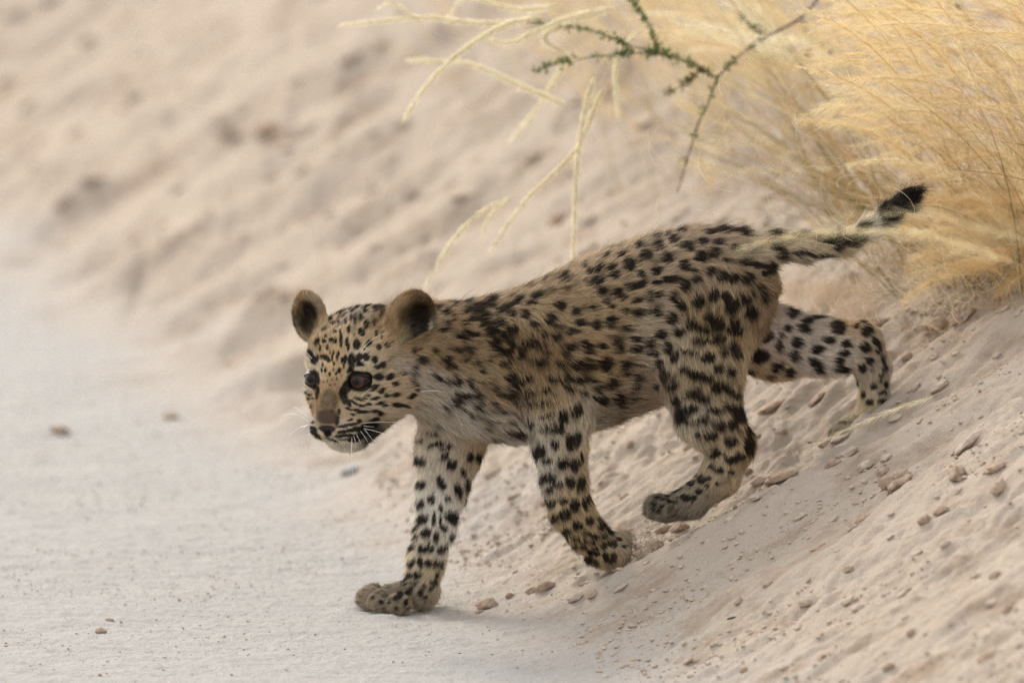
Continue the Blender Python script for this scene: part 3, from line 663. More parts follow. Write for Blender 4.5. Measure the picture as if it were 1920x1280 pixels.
# keep hairs out of the eyes
cur = pts
for e in (EYEN, EYEF):
    v = cur - e; dl = np.linalg.norm(v, axis=2, keepdims=True); mn = (EYE_R + 2.0) * PX
    cur = np.where(dl < mn, e + v / np.maximum(dl, 1e-6) * mn, cur)
pts = cur
earw_cur = RE
shiftP = R0 + D * (Ln * 0.45)[:, None] + RN * (Ln * 0.12)[:, None]
hc1 = coat(shiftP, RS)
lum = np.clip(rng.normal(0.90, 0.24, n_), 0.35, 1.7)[:, None]
lightm = np.clip((hc1.mean(1) - 0.06) / 0.12, 0, 1)
hc1 = hc1 * (0.93 + 0.18 * lightm)[:, None] * np.where(RS == 1, 1.12, 1.0)[:, None] * lum * (1 + 0.14 * vn3(x * 120, y * 120, z * 120, 333))[:, None]
# a share of dark guard hairs over the shoulders and back, a share of pale ones elsewhere
gd = (rng.random(n_) < 0.10) & (RS == 0); hc1[gd] *= 0.35
gp = (rng.random(n_) < 0.06) & (hc1.mean(1) > 0.12); hc1[gp] = hc1[gp] * 0.6 + np.array([.55, .47, .36]) * 0.4
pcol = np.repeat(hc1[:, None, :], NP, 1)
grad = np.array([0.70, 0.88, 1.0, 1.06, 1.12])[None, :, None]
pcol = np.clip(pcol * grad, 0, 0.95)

fm, nt, pb, out = new_mat('fur')
atn = nt.nodes.new('ShaderNodeAttribute'); atn.attribute_name = 'col'
nt.nodes.remove(pb)
hb = nt.nodes.new('ShaderNodeBsdfHairPrincipled')
hb.parametrization = 'COLOR'
nt.links.new(atn.outputs['Color'], hb.inputs['Color'])
hb.inputs['Roughness'].default_value = 0.45
hb.inputs['Radial Roughness'].default_value = 0.75
hb.inputs['Coat'].default_value = 0.0
pd = nt.nodes.new('ShaderNodeBsdfDiffuse'); nt.links.new(atn.outputs['Color'], pd.inputs['Color'])
mx = nt.nodes.new('ShaderNodeMixShader'); mx.inputs[0].default_value = 0.90
nt.links.new(hb.outputs[0], mx.inputs[1]); nt.links.new(pd.outputs[0], mx.inputs[2]); nt.links.new(mx.outputs[0], out.inputs[0])

def hair_object(name, pts, rad, col, mat, parent):
    cu = bpy.data.hair_curves.new(name)
    n, k, _ = pts.shape
    cu.add_curves([k] * n)
    cu.attributes['position'].data.foreach_set('vector', pts.astype(np.float32).ravel())
    ra = cu.attributes.get('radius') or cu.attributes.new('radius', 'FLOAT', 'POINT')
    ra.data.foreach_set('value', rad.astype(np.float32).ravel())
    ca = cu.attributes.new('col', 'FLOAT_COLOR', 'POINT')
    c4 = np.ones((n, k, 4), np.float32); c4[..., :3] = col
    ca.data.foreach_set('color', c4.ravel())
    cu.materials.append(mat)
    return link(name, cu, parent=parent)
rr = np.array([1.0, 1.0, 0.85, 0.6, 0.12])[None, :] * np.where(RL > 0.007, 0.000125, 0.00010)[:, None]
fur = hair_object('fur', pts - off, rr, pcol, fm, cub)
fur['kind'] = 'stuff'

# whiskers, brow hairs
WH = []
def whisk(a, b, c, da, db):
    """pixel curve a -> b -> c starting on the face"""
    P0 = J(a[0], a[1], da); P2 = J(c[0], c[1], db); P1 = J(b[0], b[1], (da + db) / 2)
    t = np.linspace(0, 1, 9)[:, None]
    WH.append(P0 * (1 - t) ** 2 + P1 * 2 * t * (1 - t) + P2 * t * t)
dW = H(26, -98, 100)[1]; dWf = H(-30, -98, 100)[1]
for a, b, c in [((682, 793), (720, 788), (785, 794)), ((682, 798), (695, 800), (702, 800)), ((682, 803), (745, 815), (770, 842)), ((684, 806), (692, 815), (700, 826)), ((676, 808), (684, 818), (690, 828)),
                ((660, 816), (658, 850), (662, 900)), ((668, 814), (674, 824), (676, 832)), ((663, 816), (666, 826), (668, 834)), ((790, 734), (815, 730), (838, 736))]:
    whisk(a, b, c, dW - 0.002 if a[0] < 700 else -0.10, dW - 0.03)
for a, b, c in [((578, 797), (556, 800), (540, 818)), ((580, 812), (566, 830), (563, 865)), ((584, 818), (572, 850), (580, 878)), ((578, 790), (560, 770), (530, 778)), ((578, 783), (558, 764), (550, 762)), ((578, 795), (558, 806), (562, 850))]:
    whisk(a, b, c, dWf, dWf + 0.02)
for a, b, c in [((676, 662), (690, 632), (728, 624)), ((680, 664), (695, 640), (715, 640)), ((585, 672), (570, 655), (555, 640)), ((580, 676), (566, 662), (552, 655))]:
    whisk(a, b, c, H(50, 20, 78)[1], H(50, 20, 78)[1] - 0.01)
wm, nt, pb, out = new_mat('whisker'); pb.inputs['Base Color'].default_value = (0.8, 0.78, 0.74, 1); pb.inputs['Roughness'].default_value = 0.35
for Wp in WH:
    n9 = len(Wp); rad = np.linspace(0.00030, 0.00008, n9)
    tg = nrm(np.gradient(Wp, axis=0)); s1 = nrm(np.cross(tg, [0.3, 0.2, 0.9])); s2 = np.cross(tg, s1)
    V = np.concatenate([Wp + rad[:, None] * (s1 * math.cos(a) + s2 * math.sin(a)) for a in (0, 2.094, 4.189)])
    F = [[i + k * n9, i + 1 + k * n9, i + 1 + ((k + 1) % 3) * n9, i + ((k + 1) % 3) * n9] for k in range(3) for i in range(n9 - 1)]
    link('whisker', mesh_from('whisker', V - off, F, wm), parent=cub)

# eyes
em, nt, pb, out = new_mat('eye')
N = nt.nodes; L = nt.links
tc = N.new('ShaderNodeTexCoord')
sp = N.new('ShaderNodeVectorMath'); sp.operation = 'LENGTH'
mp = N.new('ShaderNodeMapping'); mp.inputs['Scale'].default_value = (1, 1, 0)
L.new(tc.outputs['Object'], mp.inputs[0]); L.new(mp.outputs[0], sp.inputs[0])
mm = N.new('ShaderNodeMath'); mm.operation = 'MULTIPLY'; mm.inputs[1].default_value = 1 / (EYE_R * PX); L.new(sp.outputs['Value'], mm.inputs[0])
rp = N.new('ShaderNodeValToRGB'); cr = rp.color_ramp
for e in range(4): cr.elements.new(0.5)
for e, (p, c) in zip(cr.elements, [(0.0, (.004, .003, .003)), (0.30, (.004, .003, .003)), (0.38, (.036, .019, .012)), (0.62, (.052, .028, .018)), (0.74, (.01, .007, .006)), (1.0, (.02, .015, .013))]):
    e.position = p; e.color = (*c, 1)
L.new(mm.outputs[0], rp.inputs[0]); L.new(rp.outputs[0], pb.inputs['Base Color'])
pb.inputs['Roughness'].default_value = 0.5; pb.inputs['Specular IOR Level'].default_value = 0.0
pb.inputs['Coat Weight'].default_value = 1.0; pb.inputs['Coat Roughness'].default_value = 0.02; pb.inputs['Coat IOR'].default_value = 1.30
def uvsphere(r, nu=40, nv=24, bulge=0.0):
    V = []; F = []
    for j in range(nv + 1):
        th = math.pi * j / nv
        for i in range(nu):
            ph = 2 * math.pi * i / nu
            v = np.array([math.sin(th) * math.cos(ph), math.sin(th) * math.sin(ph), math.cos(th)])
            rr_ = r * (1 + bulge * max(0, math.cos(th)) ** 8)
            V.append(v * rr_)
    for j in range(nv):
        for i in range(nu):
            F.append([j * nu + i, (j + 1) * nu + i, (j + 1) * nu + (i + 1) % nu, j * nu + (i + 1) % nu])
    return V, F
eme = mesh_from('eyeball', *uvsphere(EYE_R * PX, bulge=0.06), em)
for e, gd_ in ((EYEN, CV(-.42, -.10, -.9)), (EYEF, CV(-.50, -.10, -.86))):
    o = link('eye', eme, parent=cub, loc=tuple(e - off))
    o.rotation_euler = Vector(gd_).to_track_quat('Z', 'Y').to_euler()

# eyelids: dark rims, short rolled folds above and below each eye (part of the face: mesh children)
lm_, nt, pb, out = new_mat('eyelid'); pb.inputs['Base Color'].default_value = (0.016, 0.012, 0.010, 1); pb.inputs['Roughness'].default_value = 0.4
def lid(e, gaze, cut, upper, tilt):
    """a thin rolled shell of skin over the eyeball above (or below) the opening"""
    g = nrm(gaze); s = nrm(np.cross(g, HU)); u = np.cross(s, g)
    sg = 1 if upper else -1
    V = []; F = []; nu, nv = 22, 9
    for j in range(nv):
        for i in range(nu):
            a = math.radians(-88 + 176 * i / (nu - 1))            # across the eye
            open_ = cut * math.cos(a) ** 0.7 + tilt * math.sin(a)  # edge height in eye radii
            lat = math.asin(max(-0.95, min(0.95, open_))) + (math.radians(68) - math.asin(max(-0.95, min(0.95, open_)))) * j / (nv - 1)
            rr_ = EYE_R * PX * (1.045 + (0.06 * math.cos(j / 2.0 * 1.57) if j < 3 else 0) + 0.03 * j / nv)
            d = g * (math.cos(lat) * math.cos(a)) + s * (math.cos(lat) * math.sin(a)) + u * (sg * math.sin(lat))
            V.append(e + d * rr_)
    for j in range(nv - 1):
        for i in range(nu - 1):
            q = [j * nu + i, j * nu + i + 1, (j + 1) * nu + i + 1, (j + 1) * nu + i]; F.append(q)
    return V, F
for e, g in ((EYEN, CV(-.30, -.05, -.95)), (EYEF, CV(-.45, -.05, -.89))):
    for cut, upper in ((0.42, True), (0.70, False)):
        V, F = lid(e, g, cut, upper, 0.0)
        link('eyelid', mesh_from('eyelid', np.array(V) - off, F, lm_), parent=cub)

# ------------------------------------------------------------------ clods and stones
def icosphere(sub):
    t = (1 + 5 ** .5) / 2
    V = [(-1, t, 0), (1, t, 0), (-1, -t, 0), (1, -t, 0), (0, -1, t), (0, 1, t), (0, -1, -t), (0, 1, -t), (t, 0, -1), (t, 0, 1), (-t, 0, -1), (-t, 0, 1)]
    V = [tuple(nrm(v)) for v in V]
    F = [(0, 11, 5), (0, 5, 1), (0, 1, 7), (0, 7, 10), (0, 10, 11), (1, 5, 9), (5, 11, 4), (11, 10, 2), (10, 7, 6), (7, 1, 8), (3, 9, 4), (3, 4, 2), (3, 2, 6), (3, 6, 8), (3, 8, 9), (4, 9, 5), (2, 4, 11), (6, 2, 10), (8, 6, 7), (9, 8, 1)]
    for _ in range(sub):
        c = {}; nf = []
        def mid(a, b):
            k = (min(a, b), max(a, b))
            if k not in c: c[k] = len(V); V.append(tuple(nrm(np.array(V[a]) + np.array(V[b]))))
            return c[k]
        for a, b, d in F:
            ab, bd, da = mid(a, b), mid(b, d), mid(d, a)
            nf += [(a, ab, da), (b, bd, ab), (d, da, bd), (ab, bd, da)]
        F = nf
    return np.array(V), np.array(F)

def stone_mat(name, c1, c2, rough=0.95):
    m, nt, pb, out = new_mat(name); N = nt.nodes; L = nt.links
    tc = N.new('ShaderNodeNewGeometry'); n = N.new('ShaderNodeTexNoise'); n.inputs['Scale'].default_value = 160; n.inputs['Detail'].default_value = 6
    L.new(tc.outputs['Position'], n.inputs['Vector'])
    r = N.new('ShaderNodeValToRGB'); r.color_ramp.elements[0].position = 0.35; r.color_ramp.elements[1].position = 0.68
    r.color_ramp.elements[0].color = (*c1, 1); r.color_ramp.elements[1].color = (*c2, 1)
    L.new(n.outputs[0], r.inputs[0]); L.new(r.outputs[0], pb.inputs['Base Color']); pb.inputs['Roughness'].default_value = rough
    pb.inputs['Specular IOR Level'].default_value = 0.15
    n2 = N.new('ShaderNodeTexNoise'); n2.inputs['Scale'].default_value = 700; n2.inputs['Detail'].default_value = 4
    L.new(tc.outputs['Position'], n2.inputs['Vector'])
    b = N.new('ShaderNodeBump'); b.inputs['Strength'].default_value = 0.6; b.inputs['Distance'].default_value = 0.001
    L.new(n2.outputs[0], b.inputs['Height']); L.new(b.outputs[0], pb.inputs['Normal'])
    return m
M_clod = stone_mat('clod_brown', (0.30, 0.215, 0.155), (0.41, 0.325, 0.25))
M_clodp = stone_mat('clod_pale', (0.39, 0.315, 0.25), (0.48, 0.405, 0.33))
M_grey = stone_mat('pebble_grey', (0.33, 0.34, 0.35), (0.50, 0.50, 0.50))
M_dark = stone_mat('shard_dark', (0.05, 0.055, 0.06), (0.12, 0.12, 0.13))
IV, IF = icosphere(3)
IV1, IF1 = icosphere(1)
IV0, IF0 = icosphere(0)
def clod_mesh(i, mat, rough=0.28, flat=0.6, V0=IV, F0=IF):
    o = i * 13.7
    V = V0.copy()
    r = 1 + rough * vn3(V[:, 0] * 1.3 + o, V[:, 1] * 1.3, V[:, 2] * 1.3, 500 + i) + rough * 0.75 * vn3(V[:, 0] * 3 + o, V[:, 1] * 3, V[:, 2] * 3, 520 + i) \
        + rough * 0.42 * vn3(V[:, 0] * 7 + o, V[:, 1] * 7, V[:, 2] * 7, 540 + i)
    # a couple of broken faces
    V = V * r[:, None]
    for k in range(3):
        nn = nrm(np.array([hsh(np.array([i]), np.array([k]), np.array([j]), 9)[0] - .5 for j in range(3)])); dd = V @ nn
        V = V - nn * np.clip(dd - 0.72, 0, 9)[:, None] * 0.8
    V[:, 2] *= flat
    return mesh_from('clod', V, F0, mat, True)
CM = {('b', i): clod_mesh(i, M_clod) for i in range(8)}
CM.update({('p', i): clod_mesh(i + 20, M_clodp, 0.24, 0.5) for i in range(6)})
CM.update({('l', i): clod_mesh(i + 40, M_clod, 0.55, 0.75) for i in range(3)})
CM[('g', 0)] = clod_mesh(60, M_grey, 0.08, 0.6); CM[('d', 0)] = clod_mesh(61, M_dark, 0.10, 0.35)
def put_clod(name, key, P, rx, ry, rz, rot, sink=0.35, **props):
    o = link(name, CM[key], loc=(P[0], P[1], P[2] + rz * (0.6 - sink)), **props)
    o.scale = (rx, ry, rz)
    # lie along the slope
    e = 0.01
    sx = (gz(P[0] + e, P[1]) - gz(P[0] - e, P[1])) / (2 * e)
    o.rotation_euler = (0, -math.atan(np.clip(sx, -.7, .9)), rot)
    return o
HAND = [
 (915, 1132, 22, 15, 'b', 'angular brown clod lying on the road beside the front paw'),
 (1020, 1100, 18, 14, 'b', 'brown clod between the planted front paw and the lifted one, larger of two touching'),
 (996, 1107, 11, 9, 'b', 'small brown clod leaning against a larger one below the cub belly'),
 (1078, 1118, 17, 12, 'p', 'pale rounded clod at the foot of the bank just below the rear front paw'),
 (1110, 1113, 11, 9, 'b', 'brown clod just right of a pale rounded clod at the bank foot'),
 (655, 880, 18, 13, 'g', 'smooth grey pebble out of focus on the road under the cub chin'),
 (1680, 902, 29, 24, 'l', 'large porous crumbly clod on the near slope right of the hind legs'),
 (1624, 870, 17, 14, 'p', 'oval pale clod on the crest up left of the porous clod'),
 (1660, 858, 12, 11, 'p', 'knobbly little clod on the crest directly above the porous clod'),
 (1655, 884, 11, 10, 'b', 'small clod touching the upper left of the porous clod'),
 (1795, 886, 18, 20, 'b', 'upright brown clod on the slope right of the porous clod'),
 (1866, 874, 20, 9, 'b', 'long narrow clod tilted up the slope near the right edge'),
 (1872, 912, 18, 15, 'b', 'brown wedge of earth below the long narrow clod near the right edge'),
 (1815, 828, 38, 16, 'p', 'broad half buried pale lump on the slope near the right edge'),
 (1466, 892, 32, 13, 'b', 'flat brown slab on the ridge crest behind the raised hind paw'),
 (1422, 900, 17, 13, 'p', 'pale lump joined to the flat slab behind the hock'),
 (1402, 882, 9, 8, 'b', 'tiny brown clod just under the near hock'),
 (1560, 868, 14, 10, 'b', 'brown clod on the ridge below the stretched hind foot'),
 (1592, 846, 24, 13, 'p', 'pale elongated lump on the ridge below the stretched hind foot'),
 (1545, 832, 13, 11, 'b', 'round brown clod on the ridge left of the pale elongated lump'),
 (1572, 822, 18, 10, 'p', 'pale lump right behind the stretched hind foot'),
 (1422, 928, 19, 10, 'p', 'pale mound of crumbs in front of the flat ridge slab'),
 (1562, 972, 11, 8, 'p', 'small pale clod in the smooth hollow of the near slope'),
 (1600, 984, 10, 7, 'b', 'small brown clod at the lower rim of the smooth hollow'),
 (1617, 970, 19, 8, 'b', 'thin brown flake pointing up the slope beside the smooth hollow'),
 (1598, 988, 11, 9, 'p', 'pale crumb resting against the thin brown flake'),
 (1590, 1066, 11, 8, 'b', 'brown clod in the middle of the lower slope'),
 (1510, 1127, 14, 12, 'p', 'pale crumbly clod in the lower middle of the slope'),
 (1385, 1126, 9, 8, 'b', 'rust brown clod above the dark shard'),
 (1590, 1124, 14, 9, 'p', 'flattish pale clod on the lower slope right of the pale crumbly one'),
 (1371, 1157, 9, 4, 'd', 'dark slate shard lying on the lower slope'),
 (1733, 974, 15, 10, 'b', 'brown clod with a trail of crumbs on the right slope'),
 (1765, 955, 16, 9, 'b', 'elongated brown clod just above the clod with the crumb trail'),
 (1772, 1018, 12, 9, 'p', 'pale clod on the right slope below the elongated clod'),
 (1866, 1078, 12, 9, 'b', 'out of focus brown clod low on the slope near the right edge'),
 (1695, 1110, 16, 10, 'p', 'greyish half buried clod at the end of a groove in the slope'),
 (1708, 1184, 9, 9, 'b', 'dark greyish crumb low on the right slope'),
 (1850, 1230, 20, 10, 'b', 'blurred brown clod in the bottom right corner of the slope'),
 (1665, 1248, 12, 9, 'b', 'blurred brown clod at the bottom edge right of centre'),
 (1395, 1256, 9, 8, 'b', 'round rust brown clod at the bottom edge of the slope'),
 (1275, 988, 20, 12, 'b', 'brown clod pressed under the toes of the raised hind paw'),
 (1246, 992, 17, 12, 'b', 'dark brown clod under the front of the raised hind paw'),
 (1232, 1021, 14, 11, 'b', 'brown clod sprinkled with kicked sand between front and hind paws'),
 (1755, 606, 30, 20, 'b', 'large brown clod on the bank below the golden grass'),
 (1800, 592, 26, 15, 'l', 'crumbly cluster of earth right of the large brown clod under the grass'),
 (1645, 606, 24, 16, 'b', 'brown clod directly behind the stretched hind leg hock'),
 (1762, 722, 20, 10, 'p', 'pale clod on the upper slope right of the hind foot'),
 (1700, 668, 13, 8, 'b', 'brown clod on the upper slope right of the hock'),
 (1535, 745, 24, 9, 'b', 'long brown clod seen beneath the stretched hind leg'),
 (1446, 762, 26, 9, 'b', 'long brown clod between the two hind legs, nearer the hock'),
 (1180, 832, 9, 7, 'b', 'small blurred brown clod under the belly'),
 (1170, 930, 10, 6, 'b', 'brown clod between the near legs halfway up'),
 (1290, 835, 13, 6, 'b', 'thin brown flake in front of the near hind shin'),
 (190, 1182, 11, 8, 'b', 'olive brown clod standing alone on the road at lower left'),
 (206, 1161, 8, 4, 'b', 'low brown flake on the road above the lone clod'),
 (112, 806, 20, 10, 'b', 'blurred reddish clod far out on the road at left'),
 (322, 780, 16, 9, 'b', 'blurred brown clod on the road left of the cub face'),
 (955, 1116, 7, 8, 'b', 'tiny upright brown crumb between two clods on the road'),
 (898, 1146, 9, 4, 'b', 'tiny flat crumb just in front of the angular brown clod'),
]
taken = []
for i, (px_, py_, rx, ry, key, lab) in enumerate(HAND):
    P = hit(px_, py_ + ry * 0.5)
    if P is None: continue
    z_ = (P - CAM) @ FWD / DIST
    nk = {'b': 8, 'p': 6, 'l': 3, 'g': 1, 'd': 1}[key]
    k = (key, i % nk)
    rxm = rx * PX * z_; rzm = ry * PX * z_
    nm = 'pebble' if key == 'g' else ('stone_shard' if key == 'd' else 'sand_clod')
    o = put_clod(nm, k, P, rxm, max(rxm * 0.75, rzm), rzm * 1.3, 0.15 * ((i * 7) % 5 - 2), sink=0.30, label=lab, category='pebble' if key == 'g' else ('stone' if key == 'd' else 'clod'))
    taken.append(P[:2])
# further lumps scattered over the bank
cnt = 0; tries = 0; LOOSE = []
while cnt < 230 and tries < 6000:
    tries += 1
    near_ = cnt < 110
    if near_:
        q = rng.random(2) * [1000, 760] + [920, 560]; r_ = 4 + 8 * rng.random() ** 2.2
    else:
        q = rng.random(2) * [1500, 620] + [-20, -20]; r_ = 7 + 15 * rng.random() ** 2
    P = hit(q[0], q[1])
    if P is None: continue
    bk = P[0] + 0.25 * P[1]
    if bk < (0.03 if near_ else 0.10): continue
    if near_ and P[1] > 0.8: continue
    if any((P[0] - t[0]) ** 2 + (P[1] - t[1]) ** 2 < 0.0007 for t in taken): continue
    z_ = (P - CAM) @ FWD / DIST; rw = r_ * PX * z_
    k = ('p' if rng.random() < (0.65 if near_ else 0.9) else 'b')
    o = put_clod('sand_clod', (k, cnt % (6 if k == 'p' else 8)), P, rw * (0.9 + 0.9 * rng.random()), rw, rw * (0.7 + 0.6 * rng.random()), rng.normal(0, .4), sink=(0.40 if near_ else 0.55) + 0.1 * rng.random(), category='clod', group='sand clods on the near slope' if near_ else 'blurred clods on the far bank')
    LOOSE.append((near_, q[0], q[1], r_, k, o)); taken.append(P[:2]); cnt += 1
def where_near(x, y):
    if y < 740: return 'under the golden grass' if x > 1680 else 'behind the stretched hind leg'
    if x < 1180: return 'at the bank foot below the front paws' if y > 1060 else 'on the slope between fore and hind legs'
    if x < 1430: return 'below the ridge near the raised hind paw' if y > 980 and y < 1130 else ('at the bottom edge right of centre' if y >= 1130 else 'on the slope around the near hind leg')
    if x < 1680: return 'above the smooth hollow' if y < 930 else ('below the smooth hollow' if y < 1110 else 'at the bottom edge under the hollow')
    return 'on the upper right slope' if y < 850 else ('at the right edge beside the porous clod' if y < 1000 else ('low on the right slope' if y < 1140 else 'in the bottom right corner'))
def where_far(x, y):
    v = 'at the top edge' if y < 110 else ('high up' if y < 230 else ('halfway up' if y < 360 else ('low down' if y < 480 else 'near the bank foot')))
    h = 'far left' if x < 260 else ('left of the cub head' if x < 520 else ('above the cub head' if x < 820 else ('above the cub shoulders' if x < 1080 else ('beside the green twig' if x < 1320 else 'above the cub rump'))))
    return v + ' ' + h
RANK = ['largest', 'second largest', 'third largest', 'fourth largest', 'fifth largest', 'sixth largest', 'seventh largest', 'eighth largest', 'ninth largest', 'tenth largest', 'eleventh largest', 'twelfth largest', 'thirteenth largest', 'fourteenth largest', 'fifteenth largest', 'sixteenth largest']
cells = {}
for L_ in LOOSE: cells.setdefault((L_[0], (where_near if L_[0] else where_far)(L_[1], L_[2])), []).append(L_)
for (nr, wh), lst in cells.items():
    lst.sort(key=lambda a: -a[3])
    for i, L_ in enumerate(lst):
        what = ('small sand clods ' if nr else 'blurred clods ') + wh
        if len(lst) == 1: L_[5]['label'] = 'single ' + what.replace('clods', 'clod') + (' on the near slope' if nr and len(wh.split()) < 6 else '')
        elif i == len(lst) - 1 and i > 1: L_[5]['label'] = ('smallest of the ' + what).replace('on the near slope', '').strip()
        else: L_[5]['label'] = (RANK[i] + ' of the ' + what) if i < 12 else 'very small sand clod ' + wh + ' on the near slope'
# crumbs and grit: too many to count
def scatter(n, fx, rad, mat, name, V0=IV0, F0=IF0, kind='stuff', lift=0.25, **props):
    X = []
    xs, ys = fx(n)
    zs = gz_many(xs, ys)
    rs = rad(len(xs))
    ang = rng.random(len(xs)) * 6.283
    sc = np.stack([rs * (0.8 + 0.8 * rng.random(len(xs))), rs, rs * (0.5 + 0.4 * rng.random(len(xs)))], 1)
    V = V0[None] * (1 + rng.normal(0, 0.14, (len(xs), len(V0), 1)))
    V = V * sc[:, None, :]
    ca, sa = np.cos(ang)[:, None], np.sin(ang)[:, None]
    V = np.stack([V[..., 0] * ca - V[..., 1] * sa, V[..., 0] * sa + V[..., 1] * ca, V[..., 2]], -1)
    V += np.stack([xs, ys, zs + rs * lift], 1)[:, None, :]
    F = (F0[None] + (np.arange(len(xs)) * len(V0))[:, None, None]).reshape(-1, 3)
    return link(name, mesh_from(name, V.reshape(-1, 3), F, mat, False), kind=kind, **props)
def bank_pts(n):
    xs = rng.uniform(-0.15, 0.72, n * 3); ys = rng.uniform(-1.15, 1.0, n * 3)
    m = (xs + 0.25 * ys > -0.01) & (vn2(xs * 9, ys * 9, 71) + 0.35 * rng.standard_normal(n * 3) > 0.05)
    return xs[m][:n], ys[m][:n]
def road_pts(n):
    xs = rng.uniform(-0.62, 0.25, n * 3); ys = rng.uniform(-1.1, 1.6, n * 3)
    m = (xs + 0.25 * ys < 0.05) & (vn2(xs * 6, ys * 6, 72) + 0.6 * rng.standard_normal(n * 3) > 0.1)
    return xs[m][:n], ys[m][:n]
pw = lambda a, b: (lambda n: a + (b - a) * rng.random(n) ** 5)
scatter(15000, bank_pts, pw(0.0005, 0.0034), M_clodp, 'sand_crumbs', label='pale sand crumbs strewn down the slope')
scatter(2200, bank_pts, pw(0.0005, 0.0026), M_clod, 'brown_crumbs', label='brown sand crumbs strewn down the slope')
scatter(9000, road_pts, pw(0.0004, 0.0015), M_clodp, 'road_grit', label='pale grit on the sandy road')
scatter(1800, road_pts, pw(0.0005, 0.0018), M_clod, 'brown_grit', label='brown grit on the sandy road')
scatter(900, road_pts, pw(0.0004, 0.0012), M_dark, 'dark_grit', label='dark grit on the sandy road')
# sand kicked up behind the front paw
def kick(n):
    return None
cnt_k = 700
kx = rng.normal(0, 1, cnt_k); 
cpx = 1185 + np.abs(rng.normal(0, 26, cnt_k)); cpy = 1028 + rng.normal(0, 17, cnt_k) - (cpx - 1185) * 0.15
Kp = np.array([J(a, b, -0.045 + rng.normal(0, 0.012)) for a, b in zip(cpx, cpy)])
kr = 0.00025 + 0.0009 * rng.random(cnt_k) ** 2
VV = IV0[None] * kr[:, None, None] + Kp[:, None, :]
link('kicked_sand', mesh_from('kicked_sand', VV.reshape(-1, 3), (IF0[None] + (np.arange(cnt_k) * 12)[:, None, None]).reshape(-1, 3), M_clodp, False), kind='stuff', label='grains of sand kicked up behind the front paw')

# ------------------------------------------------------------------ grasses
def grass_mat(name, trans=0.45):
    m, nt, pb, out = new_mat(name); N = nt.nodes; L = nt.links
    v = N.new('ShaderNodeVertexColor'); v.layer_name = 'col'
    L.new(v.outputs[0], pb.inputs['Base Color']); pb.inputs['Roughness'].default_value = 0.55; pb.inputs['Specular IOR Level'].default_value = 0.3
    t = N.new('ShaderNodeBsdfTranslucent'); L.new(v.outputs[0], t.inputs[0])
    x = N.new('ShaderNodeMixShader'); x.inputs[0].default_value = trans
    L.new(pb.outputs[0], x.inputs[1]); L.new(t.outputs[0], x.inputs[2]); L.new(x.outputs[0], out.inputs[0])
    return m
M_grass = grass_mat('dry_grass')
def bez(pts, n):
    """smooth curve through points"""
    P = np.asarray(pts, float)
    if len(P) == 3:
        t = np.linspace(0, 1, n)[:, None]
        return P[0] * (1 - t) ** 2 + P[1] * 2 * t * (1 - t) + P[2] * t * t
    Q = np.concatenate([[2 * P[0] - P[1]], P, [2 * P[-1] - P[-2]]])
    segs = len(P) - 1; out = []
    for u in np.linspace(0, segs - 1e-6, n):
        i = int(u); t = u - i; a, b, c, d = Q[i:i + 4]
        out.append(0.5 * (2 * b + (c - a) * t + (2 * a - 5 * b + 4 * c - d) * t * t + (3 * b - a - 3 * c + d) * t ** 3))
    return np.array(out)
class MBuf:
    def __init__(s): s.V = []; s.F = []; s.C = []; s.n = 0
    def add(s, V, F, C):
        V = np.asarray(V, float).reshape(-1, 3); s.V.append(V); s.F.append(np.asarray(F) + s.n)
        C = np.asarray(C, float); s.C.append(np.tile(C, (len(V), 1)) if C.ndim == 1 else C); s.n += len(V)
    def tube(s, P, r0, r1, col, k=3):
        n = len(P); tg = nrm(np.gradient(P, axis=0)); s1 = nrm(np.cross(tg, [0.31, 0.22, 0.92])); s2 = np.cross(tg, s1)
        r = np.linspace(r0, r1, n)[:, None]
        V = np.concatenate([P + r * (s1 * math.cos(a) + s2 * math.sin(a)) for a in [6.28318 * i / k for i in range(k)]])
        F = []
        for j in range(k):
            for i in range(n - 1):
                a, b, c, d = i + j * n, i + 1 + j * n, i + 1 + ((j + 1) % k) * n, i + ((j + 1) % k) * n
                F += [(a, b, c), (a, c, d)]
        s.add(V, F, col)
    def awns(s, P0, D, Ln, bend, wd, cols):
        """thin tapering blades: 2 segments, 3 triangles each"""
        n = len(P0); sd = nrm(np.cross(D, rng.standard_normal((n, 3))))
        Pm = P0 + D * (Ln * 0.5)[:, None] + bend * 0.25; Pt = P0 + D * Ln[:, None] + bend
        w_ = wd[:, None] if hasattr(wd, '__len__') else wd
        V = np.stack([P0 - sd * w_, P0 + sd * w_, Pm - sd * w_ * 0.7, Pm + sd * w_ * 0.7, Pt], 1)
        F = (np.array([[0, 1, 3], [0, 3, 2], [2, 3, 4]])[None] + (np.arange(n) * 5)[:, None, None]).reshape(-1, 3)
        s.add(V.reshape(-1, 3), F, np.repeat(cols, 5, 0))
    def build(s, name, parent=None, mat=None, **props):
        V = np.concatenate(s.V)
        o0 = np.array(parent.location) if parent is not None else 0
        return link(name, mesh_from(name, V - o0, np.concatenate(s.F), mat or M_grass, True, np.clip(np.concatenate(s.C), 0, 1)), parent=parent, **props)
STRAW = np.array([.84, .69, .43]); PALE = np.array([.89, .80, .60]); OCHRE = np.array([.66, .48, .25]); OLIVE = np.array([.26, .25, .09])
